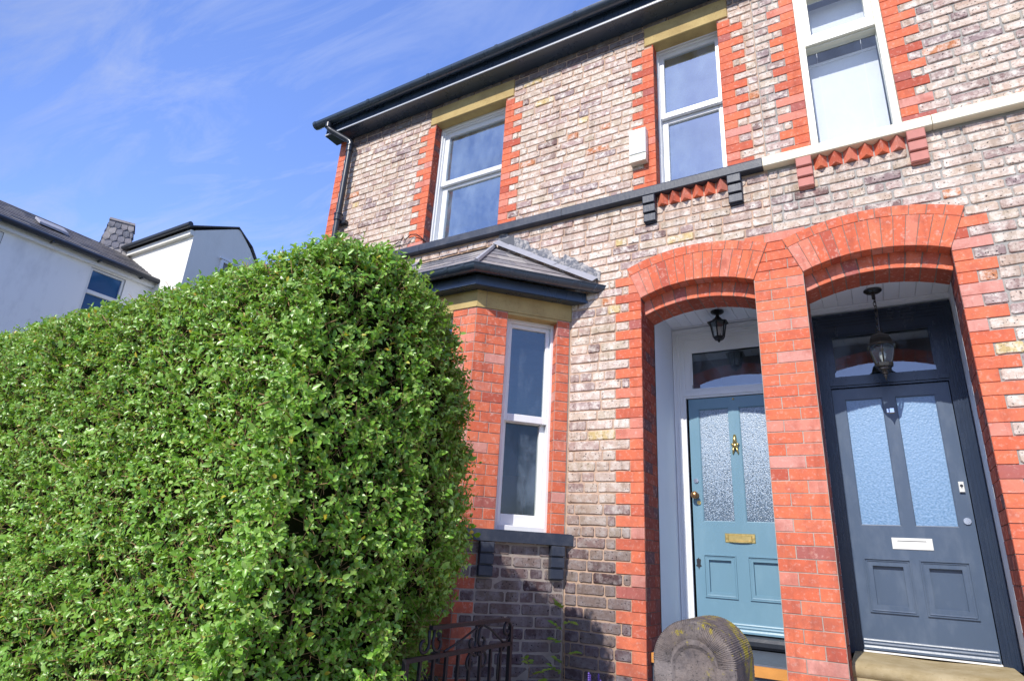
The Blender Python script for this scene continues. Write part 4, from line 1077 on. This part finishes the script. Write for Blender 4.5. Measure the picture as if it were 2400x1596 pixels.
def surf(si, x, k=None):
    """points + normals; si loop position 0..1, x position (x>XE uses the rounded end)"""
    i = np.clip(si*398, 0, 397.99); i0 = i.astype(int); t = (i-i0)[:,None]
    q = LOOP[i0]*(1-t)+LOOP[i0+1]*t; tg = LOOP[i0+1]-LOOP[i0]; nrm = np.c_[-tg[:,1], tg[:,0]]; nrm /= np.linalg.norm(nrm,axis=1)[:,None]
    e = np.clip((x-XE)/CAP, 0, .9995); kk = (1-e**4.6)**(1/3.8)
    c = np.array(HC); kf = np.interp(x, [-2.40,-2.19,-2.09,-2.03,-1.95,-1.868], [1,.99,.95,.80,.46,.03])
    ky = np.where(q[:,0] < c[0], np.where(x > XE-.1, kf, 1), kk)
    p = c+(q-c)*np.c_[ky, kk]
    P = np.c_[x, p[:,0], p[:,1]]
    P[:,0] += np.where(x > XE, np.clip((x-XE)/.3,0,1)*-.24*np.clip((-.05-p[:,1])/.6,0,1), 0)
    N = np.c_[np.where(x > XE, e/CAP*1.1+np.interp(x,[-2.18,-2.0],[0,1.6])*(q[:,0] < c[0]), 0), nrm[:,0]*kk/1.0, nrm[:,1]*kk/1.0]; N /= np.linalg.norm(N,axis=1)[:,None]
    P = P+N*lump(P)[:,None]
    return P, N
# check orientation of normals (must point away from centre)
_p,_n = surf(np.array([.2]), np.array([-4.0]))  # front face
SGN = 1.0 if ((_p[0,1]-HC[0])*_n[0,1] > 0) else -1.0

def sample_surface(n_main, n_end):
    # weights: front and top get most, back few
    si = []; 
    while len(si) < n_main:
        s_ = RS.rand(); 
        if s_ > .66 and RS.rand() > .35: continue
        si.append(s_)
    si = np.array(si)
    x = XE-(XE-XL)*RS.rand(n_main)**1.15
    se = RS.rand(n_end); e = np.sin(RS.rand(n_end)*math.pi/2)**.8
    # add points over the cap disc evenly
    xe = XE+CAP*np.clip(e,0,.999)
    keep = RS.rand(n_end) < np.clip(np.sqrt(1-((xe-XE)/CAP)**2)*1.0+.25,0,1)
    return np.r_[si, se[keep]], np.r_[x, xe[keep]]
def norm(a): return a/np.maximum(np.linalg.norm(a,axis=1),1e-9)[:,None]
si, xx = sample_surface(20500, 9500)
P, N = surf(si, xx); 
Nn = N*np.r_[np.full(len(N), 1.0)][:,None]
if SGN < 0: Nn[:,1:] *= -1
nx_ = 260; q_ = norm(RS.randn(nx_,3))*np.cbrt(RS.rand(nx_,1)); Pq = np.array([-2.00,-2.16,-.66])+q_*np.array([.15,.17,.42])
P = np.r_[P, Pq]; Nn = np.r_[Nn, norm(q_*np.array([1.0,.6,.5])+np.array([.3,-.3,0]))]
n = len(P)
depth = RS.rand(n)**1.35*.12
base = P-Nn*(depth+.055)[:,None]
dirv = norm(Nn*.50+np.array([0,0,.30])*(Nn[:,2:3] < .45)+RS.randn(n,3)*.52)
leng = RS.uniform(.05,.10,n)*np.where(Nn[:,2] > .45, .72, 1.0)
# ---- vectorised leaves: template in (u along, v across, w up)
tu = np.array([0, .30,.30,.30, .68,.68,.68, 1.0]); tv = np.array([0, -.40,0,.40, -.36,0,.36, 0]); tw = np.array([0, .10,0,.10, .06,-.03,.06, -.10])
TF = [(0,2,1),(0,3,2),(1,2,5,4),(2,3,6,5),(4,5,7),(5,6,7)]
LV = []; 
NL = 8
for j in range(NL):
    t = (j//2)/(NL/2-1)*.85+.15
    pos = base+dirv*(leng*t)[:,None]
    ref = norm(np.cross(dirv, RS.randn(n,3))) if j == 0 else ref
    if j % 2 == 0:
        side = norm(np.cross(dirv, ref)); 
        ang = (j//2)*math.pi/2+RS.randn(n)*.3
        ax = ref*np.cos(ang)[:,None]+side*np.sin(ang)[:,None]
        lat = ax
    else: lat = -ax
    ld = norm(lat*.80+dirv*.55+RS.randn(n,3)*.25)
    up = norm(dirv*.40-lat*.30+np.array([0,-.10,.35])+Nn*.75+RS.randn(n,3)*.32)
    vv = norm(np.cross(up, ld)); ww = np.cross(ld, vv)
    L = np.clip(RS.lognormal(-3.47,.26,n),.016,.060)*(1-.20*t)*np.where(RS.rand(n) < .05, 1.35, 1); W = L*RS.uniform(.46,.62,n)
    V = pos[:,None,:]+ld[:,None,:]*(tu[None,:,None]*L[:,None,None])+vv[:,None,:]*(tv[None,:,None]*W[:,None,None]*1.15)+ww[:,None,:]*(tw[None,:,None]*L[:,None,None]*RS.uniform(.6,1.5,n)[:,None,None])
    LV.append(V)
LV = np.concatenate(LV); nl = len(LV)
def big_mesh(name, verts, tf, nv, count, mat, parent, smooth=True):
    o = np.array(world_org(parent))
    V = (verts.reshape(-1,3)-o).astype(np.float32)
    loops = []; starts = []; tot = []; c = 0
    tl = np.concatenate([np.array(f) for f in tf]); sizes = np.array([len(f) for f in tf])
    loops = (tl[None,:]+(np.arange(count)*nv)[:,None]).ravel(); sz = np.tile(sizes, count); st_ = np.r_[0, np.cumsum(sz)[:-1]]
    me = bpy.data.meshes.new(name); me.vertices.add(len(V)); me.vertices.foreach_set('co', V.ravel())
    me.loops.add(len(loops)); me.loops.foreach_set('vertex_index', loops.astype(np.int32))
    me.polygons.add(len(sz)); me.polygons.foreach_set('loop_start', st_.astype(np.int32)); me.polygons.foreach_set('loop_total', sz.astype(np.int32))
    me.materials.append(mat); me.update(calc_edges=True); me.validate()
    if smooth: me.polygons.foreach_set('use_smooth', np.ones(len(sz), bool))
    ob = bpy.data.objects.new(name, me); COL.objects.link(ob); ob.parent = parent; ORG[ob.name] = Vector(o); return ob
HG = thing('privet_hedge', (-4.6,-2.25,-1.6), 'tall clipped privet hedge with rounded end along the pavement, glossy green leaves', 'hedge')
big_mesh('foliage', LV, TF, 8, nl, M['leaf'], HG, True)
# twigs: the sprig stems plus bare clipped twigs
def stems(a, b, r0, r1):
    d = norm(b-a); ref = norm(np.cross(d, np.array([.3,.5,.81]))); s2 = np.cross(d, ref); k = 4; V = []
    for p, r_ in ((a,r0),(b,r1)):
        for j in range(k):
            t = 2*math.pi*j/k; V.append(p+(ref*math.cos(t)+s2*math.sin(t))*np.reshape(r_,(-1,1)))
    return np.stack(V, 1)
TWF = [(0,1,5,4),(1,2,6,5),(2,3,7,6),(3,0,4,7),(4,5,6,7)]
S1 = stems(base-dirv*.04, base+dirv*leng[:,None], np.full(n,.0012), np.full(n,.0007))
nb = 900; ii = RS.choice(n, nb); d2 = norm(Nn[ii]*.6+RS.randn(nb,3)*.6+np.array([0,0,.3]))
S2 = stems(P[ii]-Nn[ii]*.10-d2*.05, P[ii]-Nn[ii]*.10+d2*RS.uniform(.06,.13,nb)[:,None], RS.uniform(.0016,.003,nb), RS.uniform(.0012,.002,nb))
nb = 330; sb = RS.uniform(.05,.62,nb); xb_ = np.r_[RS.uniform(-2.8,-1.95,nb//2), RS.uniform(XL,-2.3,nb-nb//2)]; Pb, Nb = surf(sb, xb_)
if SGN < 0: Nb[:,1:] *= -1
d3 = norm(np.array([0,0,1.0])+RS.randn(nb,3)*.45)
S3 = stems(Pb-Nb*.17-d3*.15, Pb-Nb*.15+d3*.12, RS.uniform(.003,.007,nb), RS.uniform(.002,.004,nb))
SS = np.concatenate([S1,S2,S3]); big_mesh('branch', SS, TWF, 8, len(SS), M['twig'], HG, False)
# dark core added to block light and shade the gaps between leaves
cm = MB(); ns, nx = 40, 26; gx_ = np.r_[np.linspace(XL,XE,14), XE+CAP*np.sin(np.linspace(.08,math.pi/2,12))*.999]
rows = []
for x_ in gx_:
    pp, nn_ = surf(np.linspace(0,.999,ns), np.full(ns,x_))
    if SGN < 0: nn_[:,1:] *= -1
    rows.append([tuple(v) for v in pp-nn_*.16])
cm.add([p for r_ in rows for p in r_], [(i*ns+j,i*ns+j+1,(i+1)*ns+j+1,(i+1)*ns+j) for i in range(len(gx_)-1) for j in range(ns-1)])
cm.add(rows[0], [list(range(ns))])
cm.build('shade_core', M['core'], HG)
# stray shoots on the top
for (sx, sy, hh) in ((-3.55,-2.72,.10),(-3.9,-2.74,.09),(-2.9,-2.6,.10),(-2.62,-2.5,.12),(-4.6,-2.7,.07)):
    pass

# ------------------------------------------------------------------ small plants by the bay
def leafy(name, label, x, y, z0_, z1_, nodes, L, mat, cat, lean=(0,0), spread=.09, pair=5, group=None):
    t = thing(name, (x,y,z0_), label, cat, group)
    st_ = MB(); top = Vector((x+lean[0], y+lean[1], z1_)); b0 = Vector((x,y,z0_))
    pth = [b0.lerp(top, i/6)+Vector((U(-.012,.012),U(-.008,.008),0)) for i in range(7)]
    st_.tube(pth, [.004-.0004*i for i in range(7)], 6)
    V = []
    for i in range(nodes):
        f = .25+.75*i/max(1,nodes-1); p = b0.lerp(top, f); az = U(0,6.28)
        d = Vector((math.cos(az), -abs(math.sin(az))*.6, U(.0,.5))).normalized(); e = p+d*spread*U(.7,1.2)
        st_.tube([p, e], .0016, 5)
        for j in range(pair):
            q = p.lerp(e, .35+.65*j/(pair-1)); sd = d.cross(Vector((0,0,1))).normalized()
            for s_ in ((-1,1) if j < pair-1 else (0,)):
                ld = (sd*s_*.9+d*.5+Vector((0,0,U(-.2,.3)))).normalized() if s_ else d
                up_ = Vector((U(-.3,.3),-.45+U(-.3,.3),.8)).normalized(); vv_ = up_.cross(ld).normalized(); ww_ = ld.cross(vv_)
                l_ = L*U(.7,1.2); V.append([tuple(q+ld*(tu[k_]*l_)+vv_*(tv[k_]*l_*.62)+ww_*(tw[k_]*l_)) for k_ in range(8)])
    st_.build('stem', M['twig'], t)
    V = np.array(V); big_mesh('foliage', V, TF, 8, len(V), mat, t)
    return t
leafy('weed_plant', 'spindly yellow green weed climbing in the corner between bay and wall', -2.06, -.10, -1.3, -.36, 11, .052, M['leaf2'], 'plant', (.0,-.03), .12, 4)
leafy('weed_plant', 'low bright green leafy weed at the foot of the bay beside the gate end', -2.20, -.42, -1.35, -.70, 9, .055, M['leaf2'], 'plant', (.03,-.03), .13, 4)
def tuft(name, label, x, y, z0_, h, nbl, mat, cat, sp=.25):
    V = []
    for i in range(nbl):
        az = U(0,6.28); r_ = U(0,sp)*.6; p = Vector((x+r_*math.cos(az), y+r_*math.sin(az), z0_)); az2 = az+U(-.8,.8)
        hh = h*U(.6,1.1); ld = Vector((math.cos(az2)*U(.15,.6), math.sin(az2)*U(.15,.6), 1)).normalized(); sd = ld.cross(Vector((U(-1,1),U(-1,1),.1))).normalized()
        w_ = .007; dr = Vector((math.cos(az2),math.sin(az2),-.4))*hh*.35
        a, b_, c = p, p+ld*hh*.6, p+ld*hh*.85+dr
        V.append([tuple(a-sd*w_),tuple(a+sd*w_),tuple(b_-sd*w_),tuple(b_+sd*w_),tuple(c)])
    t = thing(name, (x,y,z0_), label, cat)
    big_mesh('foliage', np.array(V), [(0,1,3,2),(2,3,4)], 5, len(V), mat, t, False); return t
tuft('grassy_plant', 'yellow green grassy plant growing behind the iron gate beside the hedge', -2.25, -1.15, -1.38, .85, 420, M['leaf3'], 'plant', .55)
tuft('grassy_plant', 'low green grassy clump under the bay beyond the gate end', -2.0, -.62, -1.38, .62, 160, M['leaf2'], 'plant', .35)
fp = tuft('lavender_plant', 'small plant with purple flower spikes by the wall left of the porch', -1.72, -.32, -1.38, .50, 120, M['leaf2'], 'plant', .25)
for i in range(14):
    fm_ = MB(); a, b_ = -1.72+U(-.17,.17), -.32+U(-.12,.12); zz = -.84+U(-.08,.10)
    pr = []
    for j in range(5): pr += [(.003,zz+j*.012),(.008,zz+j*.012+.005)]
    fm_.lathe(pr+[(.002,zz+.064)], (a,b_), 6); fm_.build('flower', M['flower'], fp)

# ------------------------------------------------------------------ white rendered house beyond the hedge
X_A = -13.0
BH = thing('rendered_house', (X_A-2,-.5,-1.6), 'white rendered house with slate roof and blue reflecting windows beyond the hedge', 'house')
yv = lambda r_: r_*13-4.5
w = MB(); FA = frame((X_A,0,0),(0,1,0),(1,0,0))
whole = [(yv(.3905),yv(.4425),3.55,4.955),(yv(.205),yv(.2765),3.55,4.955)]
mortar_sheet(w, -6.5, 1.8, -1.6, 5.03, whole, 0, FA, 0)
w.add([(X_A,-6.5,-1.6),(X_A-3.4,-6.5,-1.6),(X_A-3.4,-6.5,5.0),(X_A-1.7,-6.5,5.95),(X_A,-6.5,5.0)], [(4,3,2,1,0)], 0)
w.build('wall', M['render_a'], BH)
for q in whole:
    f_ = MB(); rect_frame(f_, FA, q[0], q[1], q[2], q[3], .05, .05, .05, .04, -.10, -.02); f_.bbox(FA,(q[0]+.05,4.42,-.10),(q[1]-.05,4.50,-.015),.008)
    fo = f_.build('window', M['white'], BH)
    g = MB(); g.add([FA(q[0],q[2],-.06),FA(q[1],q[2],-.06),FA(q[1],q[3],-.06),FA(q[0],q[3],-.06)], [(0,1,2,3)]); g.build('pane', M['bluepane'], fo)
r = MB(); e = .16
slates(r, [(X_A+e,-6.6,5.14),(X_A+e,1.8,5.14),(X_A-1.7,1.8,6.22),(X_A-1.7,-6.6,6.22)], .30, .20, .008)
r.add([(X_A-1.7,-6.6,6.22),(X_A-1.7,1.8,6.22),(X_A-3.6,1.8,5.0),(X_A-3.6,-6.6,5.0)], [(0,1,2,3)])
ro = r.build('roof', M['slate_old'], BH)
f_ = MB(); f_.box((X_A+.002,-6.6,4.99),(X_A+.10,1.79,5.10)); f_.build('soffit', M['white'], BH)
g = MB(); g.tube([(X_A+.20,-6.6,5.12),(X_A+.20,1.79,5.12)], .058, 10)
yy = -6.2
while yy < 1.7: g.box((X_A+.10,yy,5.05),(X_A+.24,yy+.03,5.075)); yy += .85
g.build('gutter', M['black'], BH)
rl = MB(); rl.bbox(lambda a,z_,d: Vector((X_A-.78-z_*.88, a, 5.14+.60+z_*.53+d)), (yv(.325),-.18,0), (yv(.365),.18,.05), .01); rl.build('rooflight', M['lead'], BH)
# taller wing
YB = 1.8; XB = -11.9; zg = 6.16
w = MB(); FB = frame((XB,0,0),(0,1,0),(1,0,0))
pr = [(YB,-1.6),(3.6,-1.6),(3.6,5.75),(3.12,6.37),(2.80,6.68),(2.72,6.67),(YB,zg)]
w.prism(pr, FB, 0, -4.2, 0); w.m[-2] = 0
w.build('wing_wall', [M['render_b']], BH)
r = MB()
RP = [(YB-.16,zg+.0),(2.74,6.70),(3.17,6.40),(3.75,5.62)]
for (a,b_),(c,d) in zip(RP[:-1],RP[1:]):
    r.add([(XB+.025,a,b_+.012),(XB-4.2,a,b_+.012),(XB-4.2,c,d+.012),(XB+.025,c,d+.012),(XB+.025,a,b_+.040),(XB-4.2,a,b_+.040),(XB-4.2,c,d+.040),(XB+.025,c,d+.040)], [(0,1,2,3),(7,6,5,4),(0,3,7,4),(1,0,4,5)])
r.build('wing_roof', M['slate_old'], BH)
g = MB(); g.box((XB-4.2,YB-.09,zg-.13),(XB-.0,YB-.002,zg-.02)); g.build('fascia', M['render_b'], BH)
g = MB(); g.tube([(XB+.09,YB-.17,zg+.05),(XB-4.2,YB-.17,zg+.05)], .055, 10); g.build('gutter', M['black'], BH)
g = MB(); rect_frame(g, FB, 2.50, 3.15, 4.6, 5.80, .06, .06, .06, .06, .002, .05); g.fbox(FB,(2.46,5.805,.0),(3.2,5.835,.06)); wo = g.build('window', M['white'], BH)
g = MB(); g.add([FB(2.56,4.66,.012),FB(3.1,4.66,.012),FB(3.1,5.74,.012),FB(2.56,5.74,.012)], [(0,1,2,3)]); g.build('pane', M['room_dark'], wo)
# slate-hung chimney
ch = MB(); ca = rad(-28); cx, cy = -14.75, 1.62
Rm = lambda x_, y_: (cx+x_*math.cos(ca)-y_*math.sin(ca), cy+x_*math.sin(ca)+y_*math.cos(ca))
b0, b1 = .36, .235; zb0, zt0 = 5.3, 6.84
rows_ = 9
for side_ in range(4):
    c0 = [(-1,-1),(1,-1),(1,1),(-1,1)][side_]; c1 = [(1,-1),(1,1),(-1,1),(-1,-1)][side_]
    for i in range(rows_):
        t0, t1 = i/rows_, (i+1)/rows_; k0, k1 = b0+(b1-b0)*t0, b0+(b1-b0)*t1
        nsl = 4
        for j in range(nsl):
            u0, u1 = (j+(.5 if i%2 else 0))/nsl, (j+1+(.5 if i%2 else 0))/nsl; u0, u1 = min(u0,1), min(u1,1)
            if u1-u0 < .05: continue
            pt = lambda u_, k_, z_, o: (*Rm((c0[0]+(c1[0]-c0[0])*u_)*(k_+o), (c0[1]+(c1[1]-c0[1])*u_)*(k_+o)), z_)
            z0_, z1_ = zb0+(zt0-zb0)*t0, zb0+(zt0-zb0)*t1
            um = (u0+u1)/2
            ch.add([pt(um,k0,z0_-.03,.022),pt(u1-.012,k0,z0_+.03,.022),pt(u1-.012,k1,z1_+.02,.004),pt(u0+.012,k1,z1_+.02,.004),pt(u0+.012,k0,z0_+.03,.022)], [(0,1,2,3,4)], 0)
V8 = [(*Rm(x_*b0,y_*b0),zb0) for x_,y_ in ((-1,-1),(1,-1),(1,1),(-1,1))]+[(*Rm(x_*b1,y_*b1),zt0) for x_,y_ in ((-1,-1),(1,-1),(1,1),(-1,1))]
ch.add(V8, [(0,1,5,4),(1,2,6,5),(2,3,7,6),(3,0,4,7),(4,5,6,7)], 0)
V8 = [(*Rm(x_*(b1+.03),y_*(b1+.03)),zt0+.002) for x_,y_ in ((-1,-1),(1,-1),(1,1),(-1,1))]+[(*Rm(x_*(b1+.02),y_*(b1+.02)),zt0+.06) for x_,y_ in ((-1,-1),(1,-1),(1,1),(-1,1))]
ch.add(V8, [(3,2,1,0),(0,1,5,4),(1,2,6,5),(2,3,7,6),(3,0,4,7),(4,5,6,7)], 0)
ch.build('chimney', m_slate('hung_slate', 1.05), BH)

# ------------------------------------------------------------------ ground
g = MB(); g.add([(-400,-400,-1.62),(400,-400,-1.62),(400,400,-1.62),(-400,400,-1.62)], [(0,1,2,3)]); struct(g.build('ground', M['grass']))
g = MB(); g.add([(-60,-14,-1.745+.13),(60,-14,-1.745+.13),(60,-6.2,-1.745+.13),(-60,-6.2,-1.745+.13)], [(0,1,2,3)]); struct(g.build('road', M['asphalt']))
g = MB(); g.box((-60,-6.2,-1.7),(60,-2.9,-1.60)); struct(g.build('pavement', M['paving']))
g = MB(); g.add([(-7.6,-2.9,-1.40),(-1.62,-2.9,-1.40),(-1.62,-.001,-1.40),(-7.6,-.001,-1.40)], [(0,1,2,3)]); struct(g.build('garden_soil', M['soil']))
g = MB(); g.box((-1.62,-2.9,-1.65),(-.2,-.005,-1.50)); struct(g.build('path', M['paving']))
g = MB(); g.box((-.2,-2.9,-1.65),(4.2,-.005,-1.45)); struct(g.build('garden', M['gravel']))

# ------------------------------------------------------------------ camera, light, sky
Rx = (0.86385613, 0.50061565, 0.05600507); Ry = (-0.1220296, 0.31583722, -0.94093338); Rz = (-0.48873446, 0.80599679, 0.33392784)
cd = bpy.data.cameras.new('camera'); cam = bpy.data.objects.new('camera', cd); COL.objects.link(cam)
cam.matrix_world = Matrix(((Rx[0],-Ry[0],-Rz[0],0),(Rx[1],-Ry[1],-Rz[1],-4.5),(Rx[2],-Ry[2],-Rz[2],0),(0,0,0,1)))
cd.sensor_width = 36; cd.lens = 1417.37/2400*36; cd.clip_start = .05; cd.clip_end = 2000
SC.camera = cam
EL, AZ = rad(41.7), rad(3.6)
sdir = Vector((-math.sin(AZ)*math.cos(EL), -math.cos(AZ)*math.cos(EL), math.sin(EL)))
sl_ = bpy.data.lights.new('sun', 'SUN'); sl_.energy = 5.0; sl_.angle = rad(.5); sl_.color = (1.0,.955,.87)
so = bpy.data.objects.new('sun', sl_); COL.objects.link(so); so.rotation_euler = sdir.to_track_quat('Z','Y').to_euler()
W = bpy.data.worlds.new('World'); SC.world = W; W.use_nodes = True; t = W.node_tree; t.nodes.clear()
N_ = t.nodes.new; lk = t.links.new
out = N_('ShaderNodeOutputWorld'); bg = N_('ShaderNodeBackground'); bg.inputs['Strength'].default_value = .14
sky = N_('ShaderNodeTexSky'); sky.sky_type = 'NISHITA'; sky.sun_disc = False; sky.sun_elevation = EL; sky.sun_rotation = math.atan2(sdir.x, sdir.y); sky.air_density = 1.2; sky.dust_density = .4; sky.ozone_density = 2.0
mul = N_('ShaderNodeMix'); mul.data_type = 'RGBA'; mul.blend_type = 'MULTIPLY'; mul.inputs[0].default_value = 1; mul.inputs[7].default_value = (1.03,1.10,1.58,1)
lk(sky.outputs[0], mul.inputs[6])
# thin cirrus, laid on a high flat layer
tc = N_('ShaderNodeTexCoord'); sp = N_('ShaderNodeSeparateXYZ'); lk(tc.outputs['Generated'], sp.inputs[0])
def mth(op, a, b=0.0):
    nd = N_('ShaderNodeMath'); nd.operation = op
    for i, v in enumerate((a,b)):
        if hasattr(v,'is_output'): lk(v, nd.inputs[i])
        else: nd.inputs[i].default_value = v
    return nd.outputs[0]
zc = mth('MAXIMUM', sp.outputs[2], .08); cb = N_('ShaderNodeCombineXYZ'); lk(mth('DIVIDE', sp.outputs[0], zc), cb.inputs[0]); lk(mth('DIVIDE', sp.outputs[1], zc), cb.inputs[1])
mp = N_('ShaderNodeMapping'); lk(cb.outputs[0], mp.inputs[0]); mp.inputs['Rotation'].default_value = (0,0,rad(24)); mp.inputs['Scale'].default_value = (1.0,3.4,1); mp.inputs['Location'].default_value = (.35,.2,0)
n1 = N_('ShaderNodeTexNoise'); lk(mp.outputs[0], n1.inputs[0]); n1.inputs['Scale'].default_value = 1.5; n1.inputs['Detail'].default_value = 9; n1.inputs['Roughness'].default_value = .66; n1.inputs['Distortion'].default_value = .7
n2 = N_('ShaderNodeTexNoise'); lk(cb.outputs[0], n2.inputs[0]); n2.inputs['Scale'].default_value = .7; n2.inputs['Detail'].default_value = 2
cr = N_('ShaderNodeValToRGB'); lk(n1.outputs[0], cr.inputs[0]); cr.color_ramp.elements[0].position = .46; cr.color_ramp.elements[1].position = .74
cr2 = N_('ShaderNodeValToRGB'); lk(n2.outputs[0], cr2.inputs[0]); cr2.color_ramp.elements[0].position = .35; cr2.color_ramp.elements[1].position = .62
cf = mth('MULTIPLY', mth('MULTIPLY', cr.outputs[0], cr2.outputs[0]), .62)
mxc = N_('ShaderNodeMix'); mxc.data_type = 'RGBA'; lk(cf, mxc.inputs[0]); lk(mul.outputs[2], mxc.inputs[6]); mxc.inputs[7].default_value = (2.6,3.1,4.7,1)
mr = N_('ShaderNodeMapRange'); mr.interpolation_type = 'SMOOTHSTEP'; lk(sp.outputs[1], mr.inputs[0]); mr.inputs[1].default_value = -.20; mr.inputs[2].default_value = .45; mr.inputs[3].default_value = .88; mr.inputs[4].default_value = 1.50
vm = N_('ShaderNodeVectorMath'); vm.operation = 'SCALE'; lk(mxc.outputs[2], vm.inputs[0]); lk(mr.outputs[0], vm.inputs[3]); lk(vm.outputs[0], bg.inputs[0]); lk(bg.outputs[0], out.inputs[0])
SC.view_settings.view_transform = 'Standard'; SC.view_settings.look = 'None'; SC.view_settings.exposure = 0; SC.view_settings.gamma = 1
SC.render.engine = 'CYCLES'
SC.cycles.max_bounces = 8; SC.cycles.transparent_max_bounces = 12
